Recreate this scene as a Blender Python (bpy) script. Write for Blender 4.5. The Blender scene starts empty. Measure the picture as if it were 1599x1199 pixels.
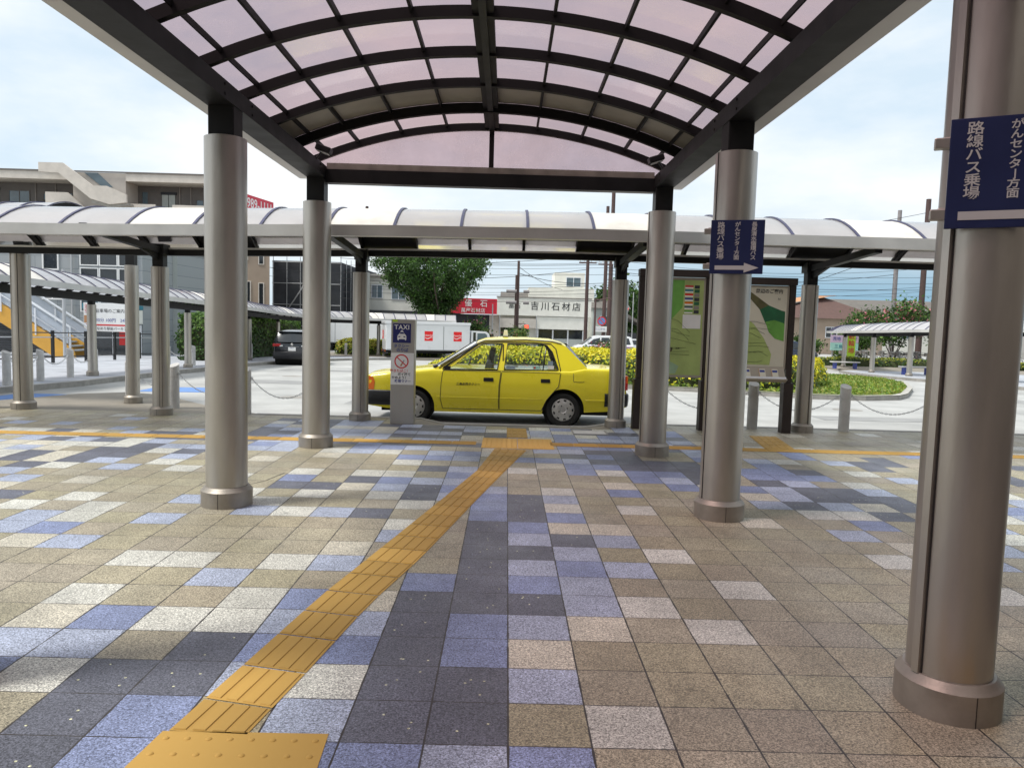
import bpy, math, random
import numpy as np
from mathutils import Vector, Matrix
from mathutils.geometry import tessellate_polygon
R = math.radians
random.seed(7); rng = np.random.default_rng(7)
scene = bpy.context.scene
COL = scene.collection

# ---------------- camera, sky, sun, exposure ----------------
FPX, PITCH, ROLL, YAW = 1171.71, 0.0826176, 0.0279090, 0.0086801
CAMLOC = Vector((-0.0483, -2.8053, 1.6500))
cam = bpy.data.cameras.new('camera'); cam.sensor_width = 36; cam.sensor_fit = 'HORIZONTAL'
cam.lens = 36 * FPX / 1599; cam.clip_start = 0.05; cam.clip_end = 9000
camo = bpy.data.objects.new('camera', cam); COL.objects.link(camo)
cp, sp, cr, sr, cy, sy = math.cos(PITCH), math.sin(PITCH), math.cos(ROLL), math.sin(ROLL), math.cos(YAW), math.sin(YAW)
W2C = (Matrix(((cr, -sr, 0), (sr, cr, 0), (0, 0, 1))) @ Matrix(((1, 0, 0), (0, cp, -sp), (0, sp, cp)))
       @ Matrix(((1, 0, 0), (0, 0, -1), (0, 1, 0))) @ Matrix(((cy, -sy, 0), (sy, cy, 0), (0, 0, 1))))
C2W = W2C.transposed()
rot = C2W @ Matrix(((1, 0, 0), (0, -1, 0), (0, 0, -1)))
camo.matrix_world = Matrix.Translation(CAMLOC) @ rot.to_4x4()
scene.camera = camo

SUN_EL, SUN_AZ = R(60), R(-112)       # azimuth measured from +Y towards +X
w = bpy.data.worlds.new('World'); scene.world = w; w.use_nodes = True
nt = w.node_tree; nt.nodes.clear(); N = nt.nodes.new; L = nt.links.new
sky = N('ShaderNodeTexSky'); sky.sky_type = 'NISHITA'; sky.sun_disc = False
sky.sun_elevation = SUN_EL; sky.sun_rotation = SUN_AZ; sky.dust_density = 2.0
tc = N('ShaderNodeTexCoord'); mp = N('ShaderNodeMapping'); mp.inputs['Scale'].default_value = (1.2, 1.2, 3.2)
L(tc.outputs['Generated'], mp.inputs['Vector'])
ns = N('ShaderNodeTexNoise'); ns.inputs['Scale'].default_value = 1.7; ns.inputs['Detail'].default_value = 7; ns.inputs['Roughness'].default_value = .55
L(mp.outputs['Vector'], ns.inputs['Vector'])
cr1 = N('ShaderNodeValToRGB'); e = cr1.color_ramp.elements
e[0].position = .40; e[0].color = (4.9, 5.8, 6.5, 1); e[1].position = .60; e[1].color = (7.3, 7.4, 7.4, 1)
L(ns.outputs['Fac'], cr1.inputs['Fac'])
mx = N('ShaderNodeMixRGB'); mx.inputs['Fac'].default_value = .86
L(sky.outputs['Color'], mx.inputs['Color1']); L(cr1.outputs['Color'], mx.inputs['Color2'])
# a slate-blue cloud bank low in the sky to the right
sx = N('ShaderNodeSeparateXYZ'); L(tc.outputs['Generated'], sx.inputs['Vector'])
mz = N('ShaderNodeMapRange'); mz.inputs['From Min'].default_value = .17; mz.inputs['From Max'].default_value = .03; mz.interpolation_type = 'SMOOTHSTEP'
ad = N('ShaderNodeMath'); ad.operation = 'MULTIPLY_ADD'; ad.inputs[1].default_value = .10; L(ns.outputs['Fac'], ad.inputs[0]); L(sx.outputs['Z'], ad.inputs[2])
sb = N('ShaderNodeMath'); sb.operation = 'SUBTRACT'; sb.inputs[1].default_value = .05; L(ad.outputs[0], sb.inputs[0]); L(sb.outputs[0], mz.inputs['Value'])
mxx = N('ShaderNodeMapRange'); mxx.inputs['From Min'].default_value = .06; mxx.inputs['From Max'].default_value = .36; mxx.interpolation_type = 'SMOOTHSTEP'
L(sx.outputs['X'], mxx.inputs['Value'])
my = N('ShaderNodeMath'); my.operation = 'GREATER_THAN'; my.inputs[1].default_value = 0; L(sx.outputs['Y'], my.inputs[0])
m1 = N('ShaderNodeMath'); m1.operation = 'MULTIPLY'; L(mz.outputs[0], m1.inputs[0]); L(mxx.outputs[0], m1.inputs[1])
m2 = N('ShaderNodeMath'); m2.operation = 'MULTIPLY'; L(m1.outputs[0], m2.inputs[0]); L(my.outputs[0], m2.inputs[1])
mb2 = N('ShaderNodeMixRGB'); mb2.inputs['Color2'].default_value = (2.0, 3.3, 4.3, 1)
L(m2.outputs[0], mb2.inputs['Fac']); L(mx.outputs['Color'], mb2.inputs['Color1'])
bg = N('ShaderNodeBackground'); bg.inputs['Strength'].default_value = .10
L(mb2.outputs['Color'], bg.inputs['Color'])
wo = N('ShaderNodeOutputWorld'); L(bg.outputs[0], wo.inputs['Surface'])

sd = bpy.data.lights.new('sun', 'SUN'); sd.energy = 2.4; sd.angle = R(14); sd.color = (1, .965, .9)
so = bpy.data.objects.new('sun', sd); COL.objects.link(so)
dvec = Vector((math.sin(SUN_AZ) * math.cos(SUN_EL), math.cos(SUN_AZ) * math.cos(SUN_EL), math.sin(SUN_EL)))
so.rotation_euler = dvec.to_track_quat('Z', 'Y').to_euler()
vs = scene.view_settings; vs.view_transform = 'Standard'; vs.look = 'None'; vs.gamma = 1; vs.use_curve_mapping = False; vs.exposure = 0.66

# ---------------- materials ----------------
def mat(name, col, rough=.6, metal=0., var=0., scale=8., bump=0., bscale=60., spec=None, emit=None, coat=0., stretch=None):
    m = bpy.data.materials.new(name); m.use_nodes = True; t = m.node_tree; b = t.nodes['Principled BSDF']
    b.inputs['Base Color'].default_value = (*col, 1); b.inputs['Roughness'].default_value = rough; b.inputs['Metallic'].default_value = metal
    if spec is not None: b.inputs['Specular IOR Level'].default_value = spec
    if coat: b.inputs['Coat Weight'].default_value = coat; b.inputs['Coat Roughness'].default_value = .08
    if emit: b.inputs['Emission Color'].default_value = (*emit[0], 1); b.inputs['Emission Strength'].default_value = emit[1]
    c = t.nodes.new('ShaderNodeTexCoord')
    mpn = t.nodes.new('ShaderNodeMapping')
    if stretch: mpn.inputs['Scale'].default_value = stretch
    t.links.new(c.outputs['Object'], mpn.inputs['Vector'])
    if var:
        n = t.nodes.new('ShaderNodeTexNoise'); n.inputs['Scale'].default_value = scale; n.inputs['Detail'].default_value = 6; n.inputs['Roughness'].default_value = .6
        t.links.new(mpn.outputs[0], n.inputs['Vector'])
        mr = t.nodes.new('ShaderNodeMapRange'); mr.inputs['From Min'].default_value = .25; mr.inputs['From Max'].default_value = .75
        mr.inputs['To Min'].default_value = 1 - var; mr.inputs['To Max'].default_value = 1 + var * .6
        t.links.new(n.outputs['Fac'], mr.inputs['Value'])
        mm = t.nodes.new('ShaderNodeVectorMath'); mm.operation = 'MULTIPLY'; mm.inputs[0].default_value = col
        t.links.new(mr.outputs[0], mm.inputs[1]); t.links.new(mm.outputs[0], b.inputs['Base Color'])
        m2r = t.nodes.new('ShaderNodeMapRange'); m2r.inputs['To Min'].default_value = max(.03, rough - .12); m2r.inputs['To Max'].default_value = min(1, rough + .12)
        t.links.new(n.outputs['Fac'], m2r.inputs['Value']); t.links.new(m2r.outputs[0], b.inputs['Roughness'])
    if bump:
        n2 = t.nodes.new('ShaderNodeTexNoise'); n2.inputs['Scale'].default_value = bscale; n2.inputs['Detail'].default_value = 4
        t.links.new(mpn.outputs[0], n2.inputs['Vector'])
        bn = t.nodes.new('ShaderNodeBump'); bn.inputs['Strength'].default_value = bump; bn.inputs['Distance'].default_value = .01
        t.links.new(n2.outputs['Fac'], bn.inputs['Height']); t.links.new(bn.outputs[0], b.inputs['Normal'])
    return m

def sheet_mat(name, tint, trans, diff, transl, gloss=.06, dirt=.12):
    """clear or milky plastic sheet"""
    m = bpy.data.materials.new(name); m.use_nodes = True; t = m.node_tree; t.nodes.clear(); n = t.nodes.new; l = t.links.new
    o = n('ShaderNodeOutputMaterial'); tr = n('ShaderNodeBsdfTransparent'); di = n('ShaderNodeBsdfDiffuse'); tl = n('ShaderNodeBsdfTranslucent'); gl = n('ShaderNodeBsdfGlossy')
    tr.inputs[0].default_value = (*tint, 1); gl.inputs['Roughness'].default_value = .12
    c = n('ShaderNodeTexCoord'); nz = n('ShaderNodeTexNoise'); nz.inputs['Scale'].default_value = 1.6; nz.inputs['Detail'].default_value = 8; nz.inputs['Roughness'].default_value = .68
    l(c.outputs['Object'], nz.inputs['Vector'])
    di.inputs[0].default_value = (*diff, 1); tl.inputs[0].default_value = (*transl, 1)
    mr = n('ShaderNodeMapRange'); mr.inputs['From Min'].default_value = .3; mr.inputs['From Max'].default_value = .7
    mr.inputs['To Min'].default_value = trans - dirt; mr.inputs['To Max'].default_value = trans + dirt; l(nz.outputs['Fac'], mr.inputs['Value'])
    a = n('ShaderNodeMixShader'); a.inputs[0].default_value = .55; l(di.outputs[0], a.inputs[1]); l(tl.outputs[0], a.inputs[2])
    b = n('ShaderNodeMixShader'); l(mr.outputs[0], b.inputs[0]); l(a.outputs[0], b.inputs[1]); l(tr.outputs[0], b.inputs[2])
    f = n('ShaderNodeFresnel'); f.inputs[0].default_value = 1.25
    d = n('ShaderNodeMixShader'); l(f.outputs[0], d.inputs[0]); l(b.outputs[0], d.inputs[1]); l(gl.outputs[0], d.inputs[2])
    l(d.outputs[0], o.inputs[0])
    return m

def glass_mat(name, tint=(.8, .85, .84), refl=1.45):
    m = bpy.data.materials.new(name); m.use_nodes = True; t = m.node_tree; t.nodes.clear(); n = t.nodes.new; l = t.links.new
    o = n('ShaderNodeOutputMaterial'); tr = n('ShaderNodeBsdfTransparent'); gl = n('ShaderNodeBsdfGlossy'); gl.inputs['Roughness'].default_value = .03
    tr.inputs[0].default_value = (*tint, 1); f = n('ShaderNodeFresnel'); f.inputs[0].default_value = refl
    d = n('ShaderNodeMixShader'); l(f.outputs[0], d.inputs[0]); l(tr.outputs[0], d.inputs[1]); l(gl.outputs[0], d.inputs[2]); l(d.outputs[0], o.inputs[0])
    return m

def attr_mat(name, rough=.6, transl=0., gain=1.):
    m = bpy.data.materials.new(name); m.use_nodes = True; t = m.node_tree; b = t.nodes['Principled BSDF']; b.inputs['Roughness'].default_value = rough
    a = t.nodes.new('ShaderNodeAttribute'); a.attribute_name = 'col'; t.links.new(a.outputs['Color'], b.inputs['Base Color'])
    if transl:
        o = t.nodes['Material Output']; tl = t.nodes.new('ShaderNodeBsdfTranslucent'); t.links.new(a.outputs['Color'], tl.inputs[0])
        mm = t.nodes.new('ShaderNodeMixShader'); mm.inputs[0].default_value = transl
        t.links.new(b.outputs[0], mm.inputs[1]); t.links.new(tl.outputs[0], mm.inputs[2]); t.links.new(mm.outputs[0], o.inputs[0])
    return m

M = {}
M['steel'] = mat('brushed_silver', (.45, .425, .385), .35, .78, .22, 3, .08, 40, stretch=(1, 1, .25))
M['base'] = mat('column_base_metal', (.33, .30, .26), .5, .55, .25, 6, .1, 60)
M['dark'] = mat('dark_bronze_steel', (.007, .0072, .008), .55, 0, .4, 5, .05, 50, spec=.3)
M['darkin'] = mat('dark_bronze_shade', (.007, .006, .0065), .6, 0, .3, 5, spec=.25)
M['gutter'] = mat('silver_gutter', (.56, .55, .53), .45, .2, .15, 2, 0, 40)
M['ribblue'] = mat('rib_cap', (.06, .06, .12), .5, .1, .3, 9)
M['pink'] = sheet_mat('pinkish_canopy_sheet', (.63, .475, .495), .74, (.5, .41, .43), (.62, .49, .52), .05, .20)
M['milky'] = sheet_mat('milky_canopy_sheet', (.80, .76, .77), .16, (.95, .93, .94), (.66, .60, .61), .06, .06)
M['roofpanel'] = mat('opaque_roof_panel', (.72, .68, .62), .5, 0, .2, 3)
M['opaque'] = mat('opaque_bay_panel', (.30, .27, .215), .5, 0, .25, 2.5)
M['joint'] = mat('dark_joint', (.02, .018, .018), .7)
M['concrete'] = mat('concrete', (.42, .405, .37), .85, 0, .25, 3, .3, 80)
M['concrete_lt'] = mat('pale_concrete', (.55, .54, .52), .85, 0, .2, 5, .3, 120)
M['kerb'] = mat('kerb_stone', (.30, .285, .26), .85, 0, .35, 4, .3, 80)
M['asphalt'] = mat('asphalt', (.42, .42, .405), .8, 0, .34, .55, .35, 160)
M['plaza'] = mat('plain_paving', (.25, .225, .185), .75, 0, .3, 1.3, .25, 130)
M['ground'] = mat('ground', (.2, .19, .17), .9, 0, .3, .2)
M['roadblue'] = mat('blue_road_paint', (.14, .26, .55), .8, 0, .25, 3)
M['roadwhite'] = mat('white_road_paint', (.75, .75, .73), .8, 0, .25, 6)
M['signblue'] = mat('sign_blue', (.009, .017, .078), .38, 0, .15, 4)
M['taxiblue'] = mat('taxi_sign_blue', (.012, .016, .13), .35)
M['white'] = mat('white_paint', (.8, .8, .79), .4, 0, .08, 6)
M['letter'] = mat('grey_white_lettering', (.50, .50, .50), .5)
M['black'] = mat('black_paint', (.012, .012, .013), .4)
M['rubber'] = mat('rubber', (.012, .012, .012), .8, 0, .3, 20)
M['bumper'] = mat('black_bumper', (.014, .014, .017), .42, 0, .2, 6)
M['yellow'] = mat('taxi_yellow_paint', (.84, .72, .030), .28, 0, .05, 1.5, coat=.7)
M['yellow2'] = mat('yellow_pillar_paint', (.84, .72, .030), .3, coat=.6)
M['carblack'] = mat('black_car_paint', (.008, .009, .012), .18, 0, 0, coat=.6)
M['carwhite'] = mat('white_car_paint', (.75, .76, .77), .3, 0, .04, 2, coat=.5)
M['navy'] = mat('navy_car_paint', (.02, .03, .06), .3, coat=.5)
M['chrome'] = mat('hubcap_silver', (.56, .55, .53), .35, .55, .1, 20)
M['glass'] = glass_mat('car_glass', (.80, .85, .83), 1.42)
M['darkglass'] = mat('dark_window_glass', (.02, .025, .03), .06, 0, .3, 1.2, spec=.8)
M['bluewin'] = mat('blue_window_glass', (.10, .15, .18), .1, 0, .4, 1.0, spec=.8)
M['interior'] = mat('car_interior', (.03, .03, .032), .8, 0, .3, 5)
M['seat'] = mat('seat_fabric', (.09, .10, .12), .9, 0, .2, 9)
M['seatblue'] = mat('blue_seat_cover', (.25, .32, .38), .8)
M['orange'] = mat('orange_lamp_lens', (.75, .16, .015), .2, coat=.5)
M['red'] = mat('red_lamp_lens', (.42, .012, .012), .2, coat=.5)
M['redsign'] = mat('red_sign', (.62, .022, .05), .45, 0, .06, 3)
M['cokered'] = mat('red_logo', (.78, .012, .015), .4)
M['cream'] = mat('cream_fascia', (.88, .87, .80), .6, 0, .08, 2)
M['offwhite'] = mat('off_white_wall', (.74, .73, .66), .8, 0, .12, 1.2)
M['beigewall'] = mat('beige_render_wall', (.50, .455, .41), .85, 0, .15, .8, .2, 30)
M['beigelt'] = mat('light_beige_parapet', (.64, .59, .53), .85, 0, .15, 1.5)
M['greywall'] = mat('grey_panel_wall', (.31, .335, .35), .8, 0, .15, .7)
M['palewall'] = mat('pale_grey_wall', (.45, .48, .46), .8, 0, .12, 1.0)
M['brownwall'] = mat('brown_tile_wall', (.27, .185, .13), .8, 0, .3, 6, .3, 20)
M['tanwall'] = mat('tan_render_wall', (.36, .28, .215), .85, 0, .12, 1.2)
M['recess'] = mat('recessed_wall', (.26, .235, .215), .85, 0, .2, 1.4)
M['netting'] = mat('black_scaffold_net', (.045, .048, .055), .9, 0, .35, 1.5, .4, 14)
M['pipe'] = mat('galvanised_pipe', (.45, .46, .47), .5, .3)
M['polebrown'] = mat('brown_pole', (.085, .050, .045), .7, 0, .25, 4)
M['polegrey'] = mat('concrete_pole', (.27, .25, .25), .85, 0, .2, 4)
M['wire'] = mat('wire', (.025, .025, .028), .7)
M['brown'] = mat('dark_brown_steel', (.028, .018, .016), .5, 0, .2, 5)
M['boardframe'] = mat('board_inner_frame', (.38, .34, .28), .6)
M['mapcream'] = mat('map_cream', (.68, .65, .54), .5, 0, .05, 3)
M['mapgreen'] = mat('map_yellow_green', (.42, .53, .18), .5, 0, .3, 2.2)
M['mapgreen2'] = mat('map_green', (.17, .44, .08), .5, 0, .35, 2.6)
M['mapdark'] = mat('map_dark_green', (.02, .14, .06), .5, 0, .4, 6)
M['mapbrown'] = mat('map_brown_green', (.13, .12, .05), .5, 0, .4, 7)
M['mapaqua'] = mat('map_aqua', (.36, .52, .33), .5, 0, .3, 4)
M['tact'] = attr_mat('tactile_yellow', .75)
M['leaf'] = attr_mat('leaf', .55, .25)
M['bark'] = mat('bark', (.09, .07, .055), .9, 0, .4, 9, .5, 25)
M['soil'] = mat('hedge_core', (.035, .045, .012), .95, 0, .4, 6)
M['lawn'] = mat('lawn_soil', (.13, .16, .035), .95, 0, .45, 2.5, .5, 40)
M['orangepaint'] = mat('orange_stringer_paint', (.62, .33, .05), .6, 0, .15, 2)
M['rail'] = mat('white_railing', (.72, .74, .77), .5)
M['railpanel'] = sheet_mat('railing_panel', (.8, .84, .9), .12, (.8, .84, .9), (.7, .75, .8), .05, .05)
M['teal'] = mat('teal_awning', (.04, .22, .30), .6)
M['roofbrown'] = mat('red_brown_roof', (.115, .065, .055), .8, 0, .25, 3, .3, 12)
M['roofgrey'] = mat('grey_tile_roof', (.15, .135, .12), .8, 0, .3, 2, .3, 12)
M['rooforange'] = mat('orange_tile_roof', (.5, .26, .13), .8, 0, .2, 3)
M['lime'] = mat('lime_banner', (.50, .75, .03), .6)
M['pinkpaper'] = mat('pink_poster', (.55, .42, .55), .6, 0, .2, 3)
M['aquapaper'] = mat('aqua_poster', (.35, .62, .55), .6, 0, .2, 3)
M['text_black'] = mat('black_lettering', (.02, .02, .022), .6)
M['text_blue'] = mat('blue_lettering', (.04, .06, .28), .5)
M['text_red'] = mat('red_lettering', (.62, .03, .03), .5)
M['stainless'] = mat('stainless_pillar', (.42, .405, .38), .42, .5, .12, 3, .04, 60, stretch=(1, 1, .2))
M['redlight'] = mat('red_signal_light', (.5, .03, .02), .3, emit=((1, .06, .03), 2.5))
M['lampwhite'] = mat('frosted_lamp_glass', (.8, .8, .78), .3)
M['purple'] = mat('purple_strip', (.30, .12, .28), .5)

# paving material: per-tile colour, stone speckle, dark joints every 0.33 m
TS = .33
def paving_mat():
    m = bpy.data.materials.new('stone_paving_tiles'); m.use_nodes = True; t = m.node_tree; b = t.nodes['Principled BSDF']; n = t.nodes.new; l = t.links.new
    a = n('ShaderNodeAttribute'); a.attribute_name = 'col'; c = n('ShaderNodeTexCoord')
    def noise(sc, det=2, ro=.5):
        q = n('ShaderNodeTexNoise'); q.inputs['Scale'].default_value = sc; q.inputs['Detail'].default_value = det; q.inputs['Roughness'].default_value = ro; l(c.outputs['Object'], q.inputs['Vector']); return q
    def rng_(src, a0, a1, b0, b1):
        q = n('ShaderNodeMapRange'); q.inputs['From Min'].default_value = a0; q.inputs['From Max'].default_value = a1; q.inputs['To Min'].default_value = b0; q.inputs['To Max'].default_value = b1; l(src, q.inputs['Value']); return q.outputs[0]
    def mul(x, y):
        q = n('ShaderNodeVectorMath'); q.operation = 'MULTIPLY'; l(x, q.inputs[0]); l(y, q.inputs[1]); return q.outputs[0]
    sp1 = rng_(noise(90, 3, .75).outputs['Fac'], .36, .64, .62, 1.36)
    vor = n('ShaderNodeTexVoronoi'); vor.inputs['Scale'].default_value = 105; l(c.outputs['Object'], vor.inputs['Vector'])
    vor.inputs['Scale'].default_value = 190
    vs_ = n('ShaderNodeSeparateXYZ'); l(vor.outputs['Color'], vs_.inputs[0])
    sp2 = rng_(vs_.outputs[0], .04, .75, .42, 1.24)
    st = rng_(noise(.9, 6, .6).outputs['Fac'], .3, .7, .70, 1.18)
    st2 = rng_(noise(5, 5, .65).outputs['Fac'], .3, .75, .86, 1.1)
    gum = n('ShaderNodeTexVoronoi'); gum.inputs['Scale'].default_value = 2.3; l(c.outputs['Object'], gum.inputs['Vector'])
    gm = rng_(gum.outputs['Distance'], .035, .06, .62, 1.0)
    colr = mul(mul(mul(mul(mul(a.outputs['Color'], sp1), sp2), st), st2), gm)
    s = n('ShaderNodeSeparateXYZ'); l(c.outputs['Object'], s.inputs[0])
    def line(o, wdt):
        pp = n('ShaderNodeMath'); pp.operation = 'PINGPONG'; pp.inputs[1].default_value = TS / 2; l(o, pp.inputs[0])
        wn = noise(9, 3); wv = rng_(wn.outputs['Fac'], .3, .7, wdt * .45, wdt * 1.5)
        lt = n('ShaderNodeMath'); lt.operation = 'LESS_THAN'; l(pp.outputs[0], lt.inputs[0]); l(wv, lt.inputs[1]); return lt.outputs[0]
    gx, gy = line(s.outputs['X'], .0042), line(s.outputs['Y'], .0032)
    g = n('ShaderNodeMath'); g.operation = 'MAXIMUM'; l(gx, g.inputs[0]); l(gy, g.inputs[1])
    mixc = n('ShaderNodeMixRGB'); l(g.outputs[0], mixc.inputs['Fac']); l(colr, mixc.inputs['Color1']); mixc.inputs['Color2'].default_value = (.035, .03, .028, 1)
    l(mixc.outputs[0], b.inputs['Base Color'])
    l(rng_(noise(2.2, 5).outputs['Fac'], .3, .7, .42, .62), b.inputs['Roughness'])
    hn = n('ShaderNodeMath'); hn.operation = 'SUBTRACT'; l(noise(220, 2).outputs['Fac'], hn.inputs[0]); l(g.outputs[0], hn.inputs[1])
    bp = n('ShaderNodeBump'); bp.inputs['Strength'].default_value = .35; bp.inputs['Distance'].default_value = .003; l(hn.outputs[0], bp.inputs['Height']); l(bp.outputs[0], b.inputs['Normal'])
    return m
M['tiles'] = paving_mat()

def brick_mat(name, c1, c2, mortar, sc, bw=.5, bh=.25):
    m = bpy.data.materials.new(name); m.use_nodes = True; t = m.node_tree; b = t.nodes['Principled BSDF']; b.inputs['Roughness'].default_value = .8
    c = t.nodes.new('ShaderNodeTexCoord'); br = t.nodes.new('ShaderNodeTexBrick'); mp = t.nodes.new('ShaderNodeMapping'); mp.inputs['Rotation'].default_value = (R(90), 0, 0)
    t.links.new(c.outputs['Object'], mp.inputs[0]); t.links.new(mp.outputs[0], br.inputs['Vector'])
    br.inputs['Color1'].default_value = (*c1, 1); br.inputs['Color2'].default_value = (*c2, 1); br.inputs['Mortar'].default_value = (*mortar, 1); br.inputs['Scale'].default_value = sc
    br.inputs['Brick Width'].default_value = bw; br.inputs['Row Height'].default_value = bh; br.inputs['Mortar Size'].default_value = .012
    t.links.new(br.outputs['Color'], b.inputs['Base Color']); return m
M['siding'] = brick_mat('grey_panel_siding', (.30, .325, .34), (.33, .35, .36), (.17, .19, .20), 1, 2.2, .62)
M['brick'] = brick_mat('brown_brick_tiles', (.26, .18, .125), (.22, .15, .10), (.16, .12, .09), 1, .4, .16)

# ---------------- mesh builder ----------------
class MB:
    def __init__(s): s.v = []; s.f = []; s.mi = []; s.sm = []; s.mats = []
    def slot(s, m):
        m = M[m] if isinstance(m, str) else m
        if m not in s.mats: s.mats.append(m)
        return s.mats.index(m)
    def add(s, vs, fs, m, smooth=False, T=None):
        o = len(s.v); k = s.slot(m)
        s.v += [tuple(T @ Vector(p)) if T else tuple(p) for p in vs]
        for f in fs: s.f.append([o + i for i in f]); s.mi.append(k); s.sm.append(smooth)
        return s
    def box(s, x0, x1, y0, y1, z0, z1, m, T=None):
        vs = [(x0, y0, z0), (x1, y0, z0), (x1, y1, z0), (x0, y1, z0), (x0, y0, z1), (x1, y0, z1), (x1, y1, z1), (x0, y1, z1)]
        return s.add(vs, [(0, 3, 2, 1), (4, 5, 6, 7), (0, 1, 5, 4), (1, 2, 6, 5), (2, 3, 7, 6), (3, 0, 4, 7)], m, False, T)
    def cyl(s, p0, p1, r0, r1=None, m='steel', n=16, caps=True, T=None):
        r1 = r0 if r1 is None else r1; p0 = Vector(p0); p1 = Vector(p1); d = (p1 - p0).normalized()
        a = d.orthogonal().normalized(); b = d.cross(a)
        ring = lambda p, r: [p + a * (r * math.cos(2 * math.pi * i / n)) + b * (r * math.sin(2 * math.pi * i / n)) for i in range(n)]
        vs = ring(p0, r0) + ring(p1, r1)
        s.add(vs, [(i, (i + 1) % n, n + (i + 1) % n, n + i) for i in range(n)], m, True, T)
        if caps:
            if r0 > 1e-5: s.add(ring(p0, r0), [tuple(range(n))[::-1]], m, False, T)
            if r1 > 1e-5: s.add(ring(p1, r1), [tuple(range(n))], m, False, T)
        return s
    def tube(s, pts, r, m, n=6, closed=False, T=None):
        pts = [Vector(p) for p in pts]; k = len(pts); rings = []; a = None
        for i, p in enumerate(pts):
            if closed: d = pts[(i + 1) % k] - pts[i - 1]
            else: d = pts[min(i + 1, k - 1)] - pts[max(i - 1, 0)]
            d.normalize()
            a = d.orthogonal().normalized() if a is None else (a - d * a.dot(d)).normalized()
            b = d.cross(a); rr = r[i] if isinstance(r, (list, tuple)) else r
            rings.append([p + a * (rr * math.cos(2 * math.pi * j / n)) + b * (rr * math.sin(2 * math.pi * j / n)) for j in range(n)])
        vs = [q for g in rings for q in g]; fs = []
        for i in range(k if closed else k - 1):
            i2 = (i + 1) % k
            fs += [(i * n + j, i * n + (j + 1) % n, i2 * n + (j + 1) % n, i2 * n + j) for j in range(n)]
        if not closed: fs += [tuple(range(n))[::-1], tuple((k - 1) * n + j for j in range(n))]
        return s.add(vs, fs, m, True, T)
    def lathe(s, prof, m, n=32, c=(0, 0, 0), T=None, flat=False):
        """prof: (r, z) list"""
        for (r0, z0), (r1, z1) in zip(prof[:-1], prof[1:]):
            vs = [(c[0] + r * math.cos(2 * math.pi * i / n), c[1] + r * math.sin(2 * math.pi * i / n), c[2] + z) for r, z in ((r0, z0), (r1, z1)) for i in range(n)]
            s.add(vs, [(i, (i + 1) % n, n + (i + 1) % n, n + i) for i in range(n)], m, not flat, T)
        return s
    def prism(s, poly, axis, a, b, m, T=None, smooth=False):
        """poly in the two other axes (order x,y,z without axis); extruded from a to b"""
        def P(u, v, h): return {'x': (h, u, v), 'y': (u, h, v), 'z': (u, v, h)}[axis]
        k = len(poly); vs = [P(u, v, a) for u, v in poly] + [P(u, v, b) for u, v in poly]
        s.add(vs, [(i, (i + 1) % k, k + (i + 1) % k, k + i) for i in range(k)], m, smooth, T)
        tri = tessellate_polygon([[Vector((u, v, 0)) for u, v in poly]])
        s.add(vs, [tuple(q) for q in tri] + [tuple(k + i for i in reversed(q)) for q in tri], m, False, T)
        return s
    def poly3(s, outer, holes, fn, m):
        loops = [[Vector((u, v, 0)) for u, v in lp] for lp in [outer] + holes]
        flat = [p for lp in loops for p in lp]
        s.add([fn(p.x, p.y) for p in flat], [tuple(q) for q in tessellate_polygon(loops)], m)
        return s
    def text(s, txt, size, m, T, ext=.0008, bold=0., shear=0., align='CENTER', space=1., line=1., sx=1.):
        vs, fs = text_geo(txt, size, ext, bold, shear, align, space, line)
        vs = [(x * sx, y, z) for x, y, z in vs]
        return s.add(vs, fs, m, False, T)

_tc = {}
def text_geo(txt, size, ext, bold, shear, align, space, line):
    key = (txt, size, ext, bold, shear, align, space, line)
    if key in _tc: return _tc[key]
    cu = bpy.data.curves.new('lettering', 'FONT'); cu.body = txt; cu.size = size; cu.extrude = ext; cu.offset = bold; cu.shear = shear
    cu.align_x = align; cu.align_y = 'CENTER'; cu.space_character = space; cu.space_line = line; cu.resolution_u = 3
    o = bpy.data.objects.new('lettering', cu); COL.objects.link(o)
    bpy.context.view_layer.update()
    dg = bpy.context.evaluated_depsgraph_get(); me = bpy.data.meshes.new_from_object(o.evaluated_get(dg))
    r = ([tuple(v.co) for v in me.vertices], [tuple(p.vertices) for p in me.polygons])
    bpy.data.objects.remove(o); bpy.data.curves.remove(cu); bpy.data.meshes.remove(me)
    _tc[key] = r
    return r

def FRONT(x, y, z, rz=0, tilt=0):      # text / flat art standing upright, facing -Y, turned rz about Z
    return Matrix.Translation((x, y, z)) @ Matrix.Rotation(rz, 4, 'Z') @ Matrix.Rotation(R(90) + tilt, 4, 'X')

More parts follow.
